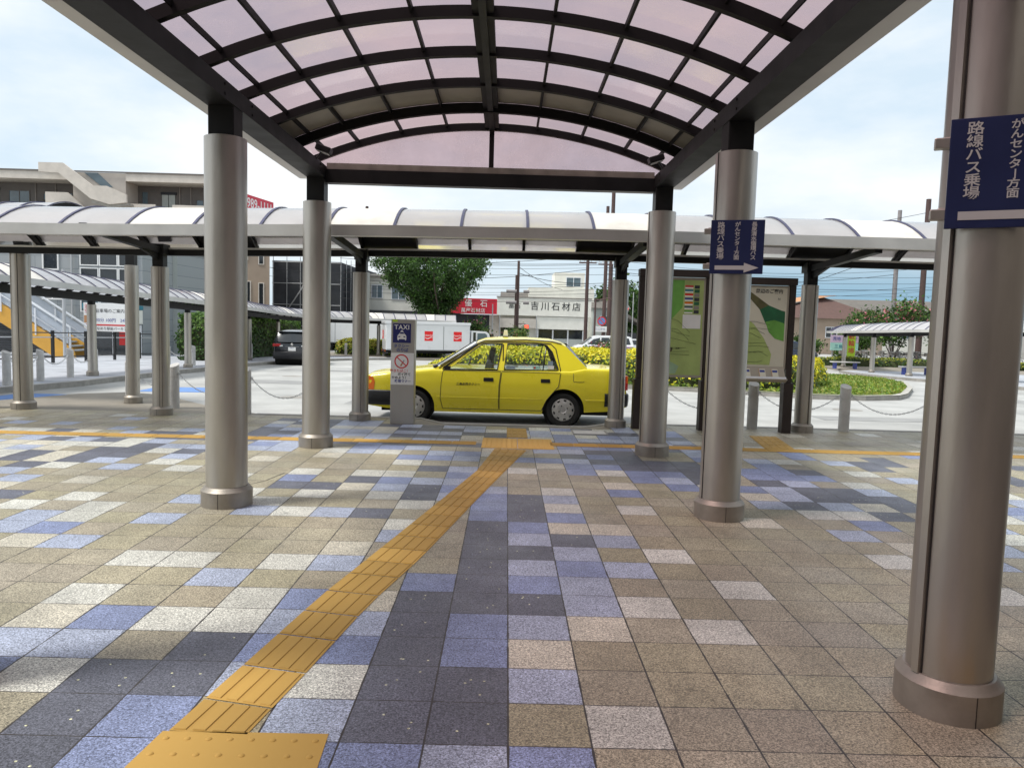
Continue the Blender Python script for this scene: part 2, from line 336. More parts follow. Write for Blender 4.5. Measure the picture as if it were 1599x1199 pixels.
def tag(o, label=None, cat=None, group=None, kind=None):
    if label: o['label'] = label
    if cat: o['category'] = cat
    if group: o['group'] = group
    if kind: o['kind'] = kind
    return o
def obj(name, mb, parent=None, bevel=0, label=None, col=None):
    me = bpy.data.meshes.new(name); me.from_pydata(mb.v, [], mb.f)
    for m in mb.mats: me.materials.append(m)
    me.polygons.foreach_set('material_index', mb.mi); me.polygons.foreach_set('use_smooth', mb.sm)
    if col is not None:
        at = me.attributes.new('col', 'FLOAT_COLOR', 'FACE'); at.data.foreach_set('color', np.asarray(col, dtype=np.float32).ravel())
    me.update()
    o = bpy.data.objects.new(name, me); COL.objects.link(o)
    if parent: o.parent = parent
    if bevel:
        b = o.modifiers.new('bevel', 'BEVEL'); b.width = bevel; b.segments = 2; b.limit_method = 'ANGLE'
    if label: o['label'] = label
    return o
def thing(name, label, cat, loc=(0, 0, 0), rz=0, group=None):
    o = bpy.data.objects.new(name, None); COL.objects.link(o); o.location = loc; o.rotation_euler = (0, 0, rz); o.empty_display_size = .2
    return tag(o, label, cat, group)
def struct(name, mb, col=None, kind='structure', label=None):
    return tag(obj(name, mb, col=col), label, None, None, kind)
def dup(root, loc, rz=None, label=None, group=None):
    r = root.copy(); COL.objects.link(r); r.location = loc
    if rz is not None: r.rotation_euler = (0, 0, rz)
    if label: r['label'] = label
    if group: r['group'] = group
    for ch in list(root.children):
        c = ch.copy(); COL.objects.link(c); c.parent = r
        for g in list(ch.children):
            d = g.copy(); COL.objects.link(d); d.parent = c
    return r
def roadz(y): return -.115 - .0242 * (min(max(y, 9.8), 45) - 9.8)

def leaf_mesh(name, P, size, colors, parent=None, nrm=None, jitter=.9, aspect=.55):
    """P: (n,3) leaf centres; one small folded quad each"""
    n = len(P); a = rng.normal(size=(n, 3)); a /= np.linalg.norm(a, axis=1)[:, None]
    if nrm is not None:
        a = a * jitter + nrm; a /= np.linalg.norm(a, axis=1)[:, None]
    t = rng.normal(size=(n, 3)); t -= a * (t * a).sum(1)[:, None]; t /= np.linalg.norm(t, axis=1)[:, None]
    b = np.cross(a, t); s = (size * rng.uniform(.6, 1.3, n))[:, None]
    V = np.stack([P - t * s, P + b * s * aspect + a * s * .12, P + t * s, P - b * s * aspect + a * s * .12], 1).reshape(-1, 3)
    me = bpy.data.meshes.new(name); me.vertices.add(4 * n); me.vertices.foreach_set('co', V.ravel().astype(np.float32))
    me.loops.add(4 * n); me.loops.foreach_set('vertex_index', np.arange(4 * n, dtype=np.int32))
    me.polygons.add(n); me.polygons.foreach_set('loop_start', np.arange(0, 4 * n, 4, dtype=np.int32))
    me.polygons.foreach_set('loop_total', np.full(n, 4, dtype=np.int32))
    c = np.concatenate([colors, np.ones((n, 1))], 1).astype(np.float32)
    at = me.attributes.new('col', 'FLOAT_COLOR', 'FACE'); at.data.foreach_set('color', c.ravel())
    me.materials.append(M['leaf']); me.update(calc_edges=True); me.validate()
    o = bpy.data.objects.new(name, me); COL.objects.link(o)
    if parent: o.parent = parent
    return o
def mixcol(cols, n, w=None):
    c = np.array(cols); i = rng.choice(len(c), n, p=w); return np.clip(c[i] * rng.uniform(.75, 1.3, (n, 1)), 0, 1)
# paving colours per tile: 0 beige, 1 white, 2 pale blue, 3 mid blue, 4 dark slate; row -1 ... listed from the left
TILE_ROWS = {
  -20: [0, 0, 0, 1, 1, 0, 0, 0, 0, 1, 0, 1, 0, 0, 0, 0, 0, 1, 0, 0, 0, 0, 0, 0, 0, 0, 2, 0, 0, 0, 4, 1, 4, 2, 4, 0, 2, 0, 0, 0, 0, 0, 1, 0, 0, 0, 0, 0, 1, 0, 0, 0, 0, 0, 0, 0, 0, 0, 0, 0, 0, 0, 0, 0, 0, 0, 0, 0],
  -19: [0, 0, 0, 0, 0, 0, 1, 0, 0, 0, 0, 0, 0, 0, 0, 0, 0, 0, 0, 0, 0, 0, 1, 1, 0, 0, 0, 0, 0, 0, 4, 3, 3, 4, 4, 0, 0, 0, 0, 1, 0, 0, 0, 0, 0, 1, 0, 0, 0, 0, 0, 0, 0, 0, 0, 0, 1, 0, 0, 0, 0, 1, 0, 0, 0, 0, 0, 0],
  -18: [0, 1, 0, 0, 0, 0, 0, 0, 0, 0, 1, 0, 0, 0, 0, 0, 0, 0, 1, 0, 0, 0, 0, 1, 0, 0, 0, 0, 0, 0, 2, 4, 2, 2, 2, 2, 0, 0, 2, 2, 0, 0, 0, 0, 0, 0, 0, 0, 0, 1, 0, 0, 0, 0, 0, 1, 0, 1, 1, 0, 0, 0, 0, 0, 1, 0, 0, 0],
  -17: [1, 1, 1, 0, 0, 0, 0, 1, 0, 0, 0, 0, 0, 1, 1, 0, 0, 0, 0, 0, 0, 0, 0, 0, 0, 0, 0, 0, 2, 0, 3, 1, 4, 3, 1, 0, 1, 0, 0, 0, 0, 0, 0, 0, 0, 0, 0, 0, 0, 0, 0, 0, 0, 0, 0, 0, 0, 0, 0, 0, 0, 0, 0, 0, 0, 0, 0, 1],
  -16: [0, 0, 1, 0, 1, 1, 0, 0, 0, 1, 0, 0, 0, 0, 0, 0, 0, 0, 0, 0, 0, 0, 1, 1, 0, 0, 0, 0, 0, 0, 2, 1, 1, 2, 4, 2, 0, 1, 1, 0, 0, 0, 0, 0, 0, 0, 0, 0, 0, 0, 0, 0, 1, 0, 1, 0, 1, 0, 0, 1, 0, 0, 0, 0, 0, 0, 0, 0],
  -15: [0, 0, 0, 0, 0, 0, 0, 0, 1, 0, 0, 0, 0, 0, 1, 0, 0, 0, 1, 0, 0, 0, 0, 0, 0, 0, 2, 0, 2, 0, 3, 4, 4, 2, 4, 0, 0, 0, 0, 0, 2, 0, 0, 1, 0, 0, 0, 0, 0, 0, 0, 0, 0, 0, 0, 0, 0, 0, 0, 0, 0, 1, 0, 0, 0, 0, 0, 1],
  -14: [0, 0, 0, 0, 0, 0, 0, 0, 0, 0, 0, 0, 0, 0, 0, 0, 0, 0, 0, 0, 0, 0, 0, 0, 0, 0, 0, 0, 2, 0, 4, 1, 2, 2, 4, 0, 0, 0, 2, 2, 0, 0, 0, 0, 1, 0, 0, 0, 0, 0, 0, 0, 0, 0, 0, 0, 1, 0, 0, 0, 0, 1, 0, 0, 0, 0, 0, 1],
  -13: [0, 0, 0, 0, 1, 0, 0, 0, 0, 0, 0, 0, 0, 0, 0, 0, 0, 0, 0, 0, 0, 0, 0, 0, 0, 0, 0, 1, 1, 0, 4, 2, 2, 2, 2, 0, 0, 0, 0, 2, 0, 0, 0, 1, 0, 0, 0, 0, 0, 1, 0, 0, 0, 0, 0, 1, 0, 0, 0, 0, 0, 0, 0, 0, 0, 0, 0, 0],
  -12: [0, 0, 0, 0, 0, 0, 0, 0, 0, 0, 1, 0, 1, 0, 0, 1, 1, 0, 1, 0, 0, 1, 0, 0, 0, 0, 0, 0, 0, 1, 2, 4, 3, 3, 4, 0, 0, 0, 2, 0, 2, 0, 1, 0, 1, 0, 0, 0, 0, 0, 1, 0, 0, 0, 1, 0, 0, 0, 0, 0, 0, 0, 0, 0, 0, 0, 0, 0],
  -11: [0, 0, 0, 0, 0, 0, 0, 0, 0, 0, 0, 0, 0, 0, 0, 0, 0, 0, 0, 0, 0, 0, 1, 0, 0, 0, 2, 0, 1, 2, 4, 2, 4, 4, 2, 1, 0, 0, 0, 1, 0, 0, 0, 0, 0, 1, 1, 0, 0, 0, 0, 0, 0, 0, 0, 0, 0, 0, 0, 0, 0, 0, 0, 0, 0, 0, 0, 1],
  -10: [0, 0, 1, 0, 0, 0, 0, 0, 0, 0, 0, 0, 0, 0, 0, 0, 0, 0, 0, 1, 0, 0, 0, 1, 1, 2, 0, 2, 0, 0, 2, 2, 3, 4, 2, 1, 0, 2, 0, 2, 2, 0, 0, 0, 0, 0, 0, 0, 0, 0, 0, 0, 0, 0, 0, 0, 0, 0, 0, 0, 0, 0, 0, 0, 0, 0, 0, 0],
  -9: [0, 0, 0, 0, 0, 0, 0, 0, 0, 1, 0, 1, 0, 0, 0, 0, 0, 0, 0, 0, 0, 0, 1, 1, 0, 1, 0, 0, 0, 0, 4, 2, 4, 2, 4, 0, 0, 0, 0, 0, 0, 0, 0, 0, 0, 1, 0, 0, 0, 1, 0, 1, 0, 0, 0, 1, 0, 0, 0, 0, 0, 0, 0, 0, 0, 0, 0, 0],
  -8: [0, 0, 0, 0, 0, 0, 0, 0, 0, 0, 0, 0, 0, 0, 0, 0, 1, 0, 0, 1, 1, 0, 0, 0, 0, 2, 2, 2, 0, 0, 4, 1, 2, 4, 4, 0, 0, 0, 2, 0, 2, 0, 1, 0, 0, 0, 0, 0, 1, 0, 0, 0, 1, 0, 0, 0, 0, 0, 0, 0, 0, 0, 0, 0, 0, 0, 0, 0],
  -7: [1, 0, 0, 0, 0, 0, 0, 0, 0, 0, 0, 0, 0, 0, 0, 0, 0, 1, 1, 0, 0, 0, 0, 1, 0, 0, 2, 0, 0, 0, 3, 4, 4, 4, 2, 0, 0, 0, 0, 0, 0, 0, 0, 0, 1, 1, 0, 0, 0, 0, 0, 0, 0, 0, 0, 0, 0, 0, 1, 0, 1, 0, 0, 0, 0, 0, 0, 0],
  -6: [0, 0, 0, 1, 0, 0, 1, 0, 0, 0, 0, 1, 0, 0, 0, 0, 0, 0, 0, 1, 0, 0, 0, 0, 0, 1, 0, 0, 0, 1, 3, 2, 2, 4, 1, 0, 0, 0, 1, 0, 0, 0, 0, 0, 0, 0, 1, 0, 0, 1, 0, 0, 0, 0, 0, 0, 0, 0, 0, 1, 0, 0, 0, 0, 0, 0, 0, 0],
  -5: [1, 0, 0, 0, 1, 0, 0, 0, 0, 1, 0, 0, 0, 0, 1, 1, 0, 0, 0, 1, 0, 1, 0, 0, 0, 0, 1, 0, 0, 0, 1, 3, 2, 4, 1, 0, 0, 1, 0, 0, 2, 0, 0, 0, 0, 0, 0, 0, 0, 0, 0, 0, 1, 0, 0, 0, 1, 0, 0, 0, 1, 0, 0, 0, 0, 0, 0, 0],
  -4: [0, 0, 0, 0, 0, 0, 0, 0, 1, 0, 0, 0, 0, 0, 0, 0, 0, 0, 0, 0, 0, 1, 0, 0, 1, 1, 0, 2, 0, 0, 2, 2, 1, 2, 4, 0, 2, 0, 0, 0, 0, 0, 0, 0, 0, 0, 0, 1, 0, 0, 0, 0, 0, 0, 1, 0, 0, 0, 1, 0, 0, 0, 0, 0, 0, 0, 0, 0],
  -3: [0, 0, 0, 0, 0, 1, 0, 0, 0, 0, 1, 0, 1, 1, 1, 0, 0, 0, 1, 0, 0, 1, 0, 0, 0, 0, 0, 2, 0, 0, 4, 1, 2, 3, 4, 1, 0, 2, 1, 2, 0, 0, 0, 0, 0, 0, 1, 0, 0, 0, 1, 0, 1, 0, 0, 1, 0, 0, 1, 0, 0, 0, 0, 1, 0, 0, 0, 1],
  -2: [1, 0, 0, 0, 0, 0, 0, 1, 0, 0, 0, 0, 0, 0, 0, 0, 0, 1, 1, 0, 1, 0, 0, 0, 0, 0, 0, 0, 0, 0, 4, 4, 4, 4, 2, 1, 0, 1, 2, 1, 0, 0, 0, 0, 0, 0, 0, 0, 0, 0, 0, 0, 0, 0, 1, 0, 0, 1, 1, 0, 0, 0, 0, 1, 0, 0, 0, 0],
  -1: [0, 0, 0, 0, 0, 0, 0, 0, 0, 0, 0, 0, 0, 0, 0, 0, 0, 0, 0, 0, 0, 0, 0, 0, 0, 0, 0, 0, 4, 3, 0, 3, 3, 2, 3, 0, 0, 0, 0, 0, 0, 0, 0, 0, 0, 0, 0, 0, 0, 0, 0, 0, 0, 0, 0, 0, 0, 0, 0, 0, 0, 0, 0, 0, 0, 0, 0, 0],
  0: [0, 0, 0, 0, 0, 0, 0, 0, 0, 0, 0, 0, 0, 0, 0, 0, 0, 0, 0, 0, 0, 0, 0, 0, 0, 0, 0, 0, 4, 3, 0, 2, 4, 4, 0, 1, 0, 0, 0, 0, 0, 0, 0, 0, 0, 0, 0, 0, 0, 0, 0, 0, 0, 0, 0, 0, 0, 0, 0, 0, 0, 0, 0, 0, 0, 0, 0, 0],
  1: [0, 0, 0, 0, 0, 0, 0, 0, 0, 0, 0, 0, 0, 0, 0, 0, 0, 0, 0, 0, 0, 0, 0, 0, 0, 0, 3, 1, 4, 4, 2, 1, 4, 4, 2, 0, 0, 0, 0, 0, 0, 0, 0, 0, 0, 0, 0, 0, 0, 0, 0, 0, 0, 0, 0, 0, 0, 0, 0, 0, 0, 0, 0, 0, 0, 0, 0, 0],
  2: [0, 0, 0, 0, 0, 0, 0, 0, 0, 0, 0, 0, 0, 0, 0, 0, 0, 0, 0, 0, 0, 0, 0, 0, 0, 0, 2, 2, 0, 4, 3, 3, 4, 3, 1, 0, 0, 0, 0, 0, 0, 0, 0, 0, 0, 0, 0, 0, 0, 0, 0, 0, 0, 0, 0, 0, 0, 0, 0, 0, 0, 0, 0, 0, 0, 0, 0, 0],
  3: [0, 0, 0, 0, 0, 0, 0, 0, 0, 0, 0, 0, 0, 0, 0, 0, 0, 0, 0, 0, 0, 0, 0, 0, 0, 0, 1, 3, 1, 1, 2, 2, 4, 3, 2, 1, 0, 1, 0, 0, 0, 0, 0, 0, 0, 0, 0, 0, 0, 0, 0, 0, 0, 0, 0, 0, 0, 0, 0, 0, 0, 0, 0, 0, 0, 0, 0, 0],
  4: [0, 0, 0, 0, 0, 0, 0, 0, 0, 0, 0, 0, 0, 0, 0, 0, 0, 0, 0, 0, 0, 0, 0, 0, 0, 0, 1, 0, 0, 1, 3, 1, 4, 4, 4, 2, 1, 0, 0, 0, 0, 0, 0, 0, 0, 0, 0, 0, 0, 0, 0, 0, 0, 0, 0, 0, 0, 0, 0, 0, 0, 0, 0, 0, 0, 0, 0, 0],
  5: [0, 0, 0, 0, 0, 0, 0, 0, 0, 0, 0, 0, 0, 0, 0, 0, 0, 0, 0, 0, 0, 0, 0, 0, 0, 0, 0, 0, 2, 0, 0, 0, 3, 4, 3, 2, 0, 0, 1, 0, 0, 0, 0, 1, 0, 0, 0, 0, 0, 0, 0, 0, 0, 0, 0, 0, 0, 0, 0, 0, 0, 0, 0, 0, 0, 0, 0, 0],
  6: [0, 0, 0, 0, 0, 0, 0, 0, 0, 0, 0, 0, 0, 0, 0, 0, 0, 0, 0, 0, 0, 0, 0, 0, 0, 0, 1, 1, 0, 1, 2, 0, 0, 4, 2, 3, 2, 0, 0, 0, 0, 0, 0, 0, 0, 0, 0, 0, 0, 0, 0, 0, 0, 0, 0, 0, 0, 0, 0, 0, 0, 0, 0, 0, 0, 0, 0, 0],
  7: [0, 0, 0, 0, 0, 0, 0, 0, 0, 0, 0, 0, 0, 0, 0, 0, 0, 0, 0, 0, 0, 0, 0, 1, 2, 0, 0, 0, 0, 0, 1, 0, 0, 4, 4, 2, 0, 1, 0, 0, 0, 0, 1, 0, 2, 0, 0, 0, 0, 0, 0, 0, 0, 0, 0, 0, 0, 0, 0, 0, 0, 0, 0, 0, 0, 0, 0, 0],
  8: [0, 0, 0, 0, 0, 0, 0, 0, 0, 0, 0, 0, 0, 0, 0, 0, 0, 0, 0, 0, 0, 0, 2, 3, 0, 0, 0, 0, 0, 0, 0, 2, 0, 4, 2, 4, 2, 0, 0, 0, 0, 0, 0, 1, 0, 2, 0, 0, 0, 0, 0, 0, 0, 0, 0, 0, 0, 0, 0, 0, 0, 0, 0, 0, 0, 0, 0, 0],
  9: [1, 0, 0, 0, 1, 4, 0, 1, 0, 0, 0, 2, 0, 1, 0, 0, 0, 0, 0, 0, 0, 0, 2, 1, 0, 2, 0, 0, 0, 0, 0, 1, 0, 4, 3, 1, 1, 0, 0, 0, 0, 0, 2, 0, 0, 0, 1, 0, 0, 3, 4, 0, 0, 4, 0, 0, 0, 3, 0, 4, 0, 1, 0, 2, 3, 1, 0, 4],
  10: [2, 0, 0, 1, 0, 1, 2, 1, 0, 2, 2, 1, 0, 2, 2, 0, 0, 0, 0, 0, 0, 1, 0, 1, 0, 0, 0, 2, 1, 2, 4, 0, 0, 3, 4, 3, 0, 0, 0, 0, 1, 0, 0, 3, 0, 0, 2, 0, 1, 2, 0, 1, 0, 0, 3, 2, 2, 2, 2, 2, 2, 1, 0, 0, 0, 1, 1, 0],
  11: [0, 4, 4, 4, 1, 2, 0, 0, 0, 4, 4, 2, 0, 0, 1, 0, 0, 0, 0, 0, 4, 0, 1, 0, 0, 2, 0, 1, 0, 0, 0, 1, 0, 3, 4, 1, 0, 1, 0, 0, 0, 0, 1, 1, 4, 0, 0, 1, 2, 2, 3, 2, 0, 2, 2, 0, 0, 0, 2, 2, 2, 0, 2, 0, 0, 1, 2, 0],
  12: [0, 0, 0, 0, 2, 2, 0, 0, 4, 1, 1, 0, 2, 0, 0, 0, 0, 0, 0, 1, 0, 0, 0, 0, 0, 0, 1, 0, 1, 0, 1, 4, 2, 3, 4, 2, 0, 0, 0, 0, 0, 2, 4, 2, 1, 4, 0, 0, 3, 2, 0, 0, 0, 2, 0, 2, 2, 0, 3, 0, 2, 2, 2, 3, 1, 0, 1, 0],
  13: [0, 0, 2, 0, 1, 0, 0, 0, 4, 4, 0, 1, 1, 1, 0, 0, 0, 0, 0, 2, 0, 1, 0, 0, 0, 0, 0, 4, 4, 1, 2, 4, 3, 2, 0, 1, 0, 3, 0, 0, 0, 1, 2, 4, 4, 4, 0, 0, 0, 2, 0, 2, 2, 2, 2, 0, 4, 3, 3, 0, 0, 3, 4, 0, 0, 4, 2, 0],
  14: [1, 0, 1, 1, 1, 4, 4, 1, 4, 0, 0, 0, 0, 0, 4, 0, 0, 0, 2, 0, 0, 0, 0, 0, 0, 1, 0, 3, 0, 4, 3, 2, 2, 0, 0, 0, 0, 1, 0, 3, 1, 3, 2, 4, 4, 2, 0, 0, 2, 1, 0, 1, 4, 1, 2, 4, 0, 0, 0, 4, 4, 4, 1, 0, 2, 2, 0, 0],
  15: [4, 1, 1, 0, 1, 1, 0, 0, 2, 0, 1, 4, 0, 1, 0, 0, 0, 0, 4, 1, 0, 2, 0, 1, 0, 0, 0, 1, 0, 1, 1, 0, 3, 0, 0, 0, 0, 0, 3, 2, 4, 0, 4, 2, 0, 1, 0, 0, 0, 0, 0, 0, 0, 0, 0, 0, 0, 0, 0, 0, 0, 0, 0, 0, 0, 0, 0, 0],
  16: [0, 0, 0, 0, 0, 0, 0, 0, 0, 1, 0, 2, 1, 1, 4, 1, 1, 4, 1, 4, 2, 0, 1, 0, 0, 0, 0, 0, 0, 0, 0, 4, 2, 0, 1, 0, 3, 1, 3, 3, 4, 0, 3, 3, 3, 0, 0, 2, 0, 0, 0, 4, 4, 0, 2, 0, 2, 0, 2, 0, 0, 1, 2, 1, 0, 2, 0, 0],
  17: [0, 0, 0, 0, 0, 0, 0, 0, 4, 1, 1, 4, 4, 0, 1, 1, 1, 4, 1, 4, 4, 0, 2, 0, 0, 1, 0, 0, 0, 0, 1, 0, 0, 0, 0, 1, 3, 3, 4, 4, 4, 0, 3, 3, 4, 0, 1, 0, 0, 2, 0, 4, 0, 0, 0, 0, 2, 0, 2, 0, 0, 0, 0, 0, 0, 4, 1, 0],
  18: [0, 0, 0, 0, 0, 0, 0, 0, 0, 4, 0, 4, 1, 2, 2, 1, 2, 1, 0, 4, 4, 1, 4, 0, 0, 0, 0, 1, 0, 0, 3, 3, 2, 0, 3, 3, 2, 4, 4, 4, 4, 0, 0, 3, 0, 0, 0, 4, 0, 0, 2, 4, 0, 0, 0, 0, 0, 0, 0, 4, 0, 0, 0, 0, 0, 2, 0, 0],
  19: [0, 0, 0, 0, 0, 0, 0, 0, 1, 4, 0, 4, 2, 1, 2, 1, 1, 1, 1, 1, 4, 2, 2, 0, 2, 2, 0, 1, 2, 1, 0, 2, 3, 1, 0, 0, 4, 3, 4, 0, 0, 3, 0, 2, 1, 0, 2, 4, 4, 0, 0, 4, 0, 4, 0, 4, 2, 0, 0, 0, 0, 0, 0, 0, 1, 2, 0, 2],
  20: [0, 0, 0, 0, 0, 0, 0, 0, 1, 0, 1, 0, 1, 4, 0, 2, 4, 2, 4, 1, 2, 0, 0, 0, 3, 2, 0, 0, 3, 3, 2, 0, 0, 1, 0, 2, 2, 4, 4, 0, 0, 2, 0, 0, 0, 3, 0, 0, 4, 0, 0, 0, 0, 0, 0, 0, 0, 4, 0, 0, 0, 1, 0, 0, 4, 2, 0, 4],
  21: [0, 0, 0, 0, 0, 0, 0, 0, 0, 0, 1, 4, 1, 0, 2, 2, 1, 4, 0, 0, 4, 4, 1, 4, 2, 2, 4, 4, 3, 4, 4, 4, 4, 2, 2, 0, 3, 3, 3, 2, 4, 2, 0, 0, 0, 3, 0, 0, 0, 0, 3, 0, 3, 0, 0, 0, 0, 0, 0, 2, 0, 0, 0, 0, 0, 0, 0, 0],
  22: [0, 0, 0, 0, 0, 0, 0, 0, 0, 0, 1, 1, 4, 1, 1, 4, 1, 0, 2, 4, 4, 1, 0, 4, 3, 2, 2, 0, 2, 0, 2, 2, 0, 2, 2, 4, 3, 4, 4, 4, 2, 4, 0, 0, 1, 0, 1, 0, 0, 0, 0, 1, 0, 0, 0, 1, 1, 0, 0, 1, 0, 0, 0, 0, 0, 0, 0, 0],
  23: [0, 0, 0, 0, 0, 0, 0, 0, 0, 0, 0, 0, 0, 0, 0, 0, 0, 2, 0, 1, 2, 0, 0, 4, 4, 2, 2, 2, 2, 4, 4, 4, 1, 4, 2, 1, 3, 2, 2, 2, 3, 2, 1, 0, 0, 0, 0, 0, 0, 0, 0, 0, 0, 1, 0, 0, 0, 0, 0, 1, 0, 0, 0, 0, 0, 0, 0, 0],
  24: [0, 0, 0, 0, 0, 0, 0, 0, 0, 0, 0, 0, 2, 0, 2, 0, 0, 0, 0, 0, 0, 2, 0, 4, 2, 3, 2, 2, 1, 2, 2, 2, 4, 4, 1, 2, 3, 1, 3, 2, 2, 4, 0, 0, 0, 0, 0, 0, 0, 0, 0, 0, 1, 0, 0, 0, 1, 1, 0, 0, 0, 0, 0, 0, 0, 0, 0, 0],
  25: [0, 0, 0, 0, 0, 0, 0, 0, 0, 0, 0, 1, 0, 0, 0, 0, 0, 0, 0, 0, 0, 2, 0, 2, 1, 4, 1, 1, 1, 4, 4, 4, 2, 1, 2, 2, 1, 4, 4, 4, 1, 3, 0, 0, 0, 0, 0, 0, 0, 0, 0, 0, 0, 1, 0, 0, 0, 0, 0, 0, 0, 0, 0, 0, 0, 0, 0, 0],
  26: [0, 0, 0, 0, 0, 0, 0, 0, 0, 0, 0, 0, 0, 0, 0, 0, 2, 0, 0, 0, 0, 0, 0, 1, 4, 4, 2, 2, 4, 2, 4, 2, 2, 0, 4, 1, 3, 4, 1, 2, 1, 3, 0, 0, 0, 0, 0, 1, 0, 0, 0, 0, 0, 0, 0, 0, 0, 0, 0, 0, 0, 0, 0, 0, 0, 0, 0, 0],
  27: [0, 0, 0, 0, 0, 0, 0, 0, 0, 0, 0, 0, 0, 0, 0, 1, 0, 0, 0, 0, 0, 0, 0, 4, 2, 4, 2, 2, 0, 4, 2, 2, 2, 4, 2, 3, 0, 4, 4, 2, 0, 0, 0, 0, 0, 0, 0, 0, 0, 0, 0, 1, 0, 0, 0, 0, 0, 1, 0, 0, 0, 0, 0, 0, 0, 0, 0, 0],
}
# ---------------- ground, road, paving ----------------
def sheet(name, poly, z0, z1, m, kind='structure'):
    return struct(name, MB().prism(poly, 'z', z0, z1, m), kind=kind)
g = MB(); g.add([(-4000, -600, -1.10), (4000, -600, -1.10), (4000, 6000, -1.10), (-4000, 6000, -1.10)], [(0, 1, 2, 3)], 'ground'); struct('ground', g)
r = MB(); ys = [8.6, 9.8, 20, 30, 40, 45, 60, 80]
for a, b in zip(ys[:-1], ys[1:]):
    r.add([(-60, a, roadz(a)), (60, a, roadz(a)), (60, b, roadz(b)), (-60, b, roadz(b))], [(0, 1, 2, 3)], 'asphalt')
struct('road', r)
PLAZA = [(-40, -9), (40, -9), (40, 9.75), (1.75, 9.75), (1.25, 9.22), (-1.0, 9.16), (-1.45, 9.75), (-4.2, 9.75), (-5.2, 10.45), (-6.2, 11.5), (-7.0, 12.3), (-7.8, 12.55), (-8.5, 12.1), (-8.9, 11.1), (-9.4, 10.1), (-10.5, 9.4), (-40, 9.0)]
sheet('plaza_pavement', PLAZA, -.5, -.006, 'plaza')
k = MB(); k.box(-4.2, -1.45, 9.60, 9.757, -.4, .002, 'kerb'); k.box(1.75, 40, 9.60, 9.757, -.4, .002, 'kerb'); k.prism([(-1.45, 9.60), (-1.0, 9.02), (1.25, 9.08), (1.75, 9.60), (1.75, 9.757), (1.25, 9.227), (-1.0, 9.167), (-1.45, 9.757)], 'z', -.4, .0022, 'kerb'); struct('kerb', k)
bp_ = MB(); pz = lambda x, y: (x, y, roadz(y) + .005)
bp_.add([pz(-10.6, 13.6), pz(-9.0, 13.6), pz(-8.9, 11.2), pz(-10.6, 11.0)], [(3, 2, 1, 0)], 'roadblue')
bp_.add([pz(-9.0, 16.5), pz(-7.2, 16.8), pz(-6.9, 15.2), pz(-8.8, 14.9)], [(3, 2, 1, 0)], 'roadblue')
struct('road_marking', bp_)

COLS = [(.355, .318, .228), (.58, .575, .52), (.375, .42, .54), (.235, .28, .45), (.125, .132, .168)]
pv = MB(); pc = []
for kk in range(-20, 29):
    row = TILE_ROWS.get(kk, [0] * 68)
    for j, ch in enumerate(row):
        i = j - 34; x0, y0 = i * TS, kk * TS
        if kk >= 27 and -1.5 < x0 + .165 < 1.7: continue
        pv.add([(x0, y0, 0), (x0 + TS, y0, 0), (x0 + TS, y0 + TS, 0), (x0, y0 + TS, 0)], [(0, 1, 2, 3)], 'tiles')
        c = np.array(COLS[ch]) * (1 + .16 * (random.random() - .5))
        if ch == 0: c = c * np.array((1, 1 + .04 * (random.random() - .5), 1 + .14 * (random.random() - .45)))
        if ch == 1 and random.random() < .35: c = c * np.array((.95, .9, .82))
        pc.append((*c, 1))
        if ch == 4 and kk < 14:
            for _ in range(random.choice((2, 3, 3, 4))):
                sxx, syy = x0 + .05 + random.random() * .23, y0 + .05 + random.random() * .23
                pv.add([(sxx + .0062 * math.cos(a), syy + .0062 * math.sin(a), .0008) for a in (0, 1.05, 2.1, 3.14, 4.19, 5.24)], [tuple(range(6))], 'tiles'); pc.append((.75, .75, .50, 1))
struct('tile_paving', pv, col=pc)

# tactile paving (raised bars and domes are real geometry)
tk = MB(); tcol = []
def tact_quad(a, b, c, d, nb, along=True, tone=1., dots=False):
    """a->b = start edge left->right, d->c = end edge; bars run from start to end"""
    a, b, c, d = [Vector((*p, .003)) for p in (a, b, c, d)]
    base = np.array((.43, .262, .062)) * tone
    n0 = len(tk.f)
    tk.add([a, b, c, d], [(0, 1, 2, 3)], 'tact')
    P = lambda u, v: (a * (1 - u) + b * u) * (1 - v) + (d * (1 - u) + c * u) * v
    H = Vector((0, 0, .005)); 
    if dots:
        nu, nv = dots
        for i in range(nu):
            for j in range(nv):
                q = P((i + .5) / nu, (j + .5) / nv)
                tk.lathe([(.0135, 0), (.011, .003), (.006, .0055), (0, .006)], 'tact', 10, tuple(q))
    else:
        for i in range(nb):
            u0, u1 = (i + .16) / nb, (i + .84) / nb
            if along: q = [P(u0, .03), P(u1, .03), P(u1, .97), P(u0, .97)]; ui = [P(u0 + .04 / nb, .04), P(u1 - .04 / nb, .04), P(u1 - .04 / nb, .96), P(u0 + .04 / nb, .96)]
            else: q = [P(.03, u0), P(.97, u0), P(.97, u1), P(.03, u1)]; ui = [P(.04, u0 + .04 / nb), P(.96, u0 + .04 / nb), P(.96, u1 - .04 / nb), P(.04, u1 - .04 / nb)]
            tk.add(q + [p + H for p in ui], [(4, 5, 6, 7), (0, 1, 5, 4), (1, 2, 6, 5), (2, 3, 7, 6), (3, 0, 4, 7)], 'tact')
    for _ in range(len(tk.f) - n0): tcol.append((*(base * (1 + .08 * (random.random() - .5))), 1))
def lerp(p, q, t): return (p[0] * (1 - t) + q[0] * t, p[1] * (1 - t) + q[1] * t)
DL0, DL1, DR0, DR1 = (-1.352, .035), (-.165, 6.86), (-1.035, .03), (.262, 6.86)
DL0, DR0 = (-1.345, .04), (-1.03, .035)
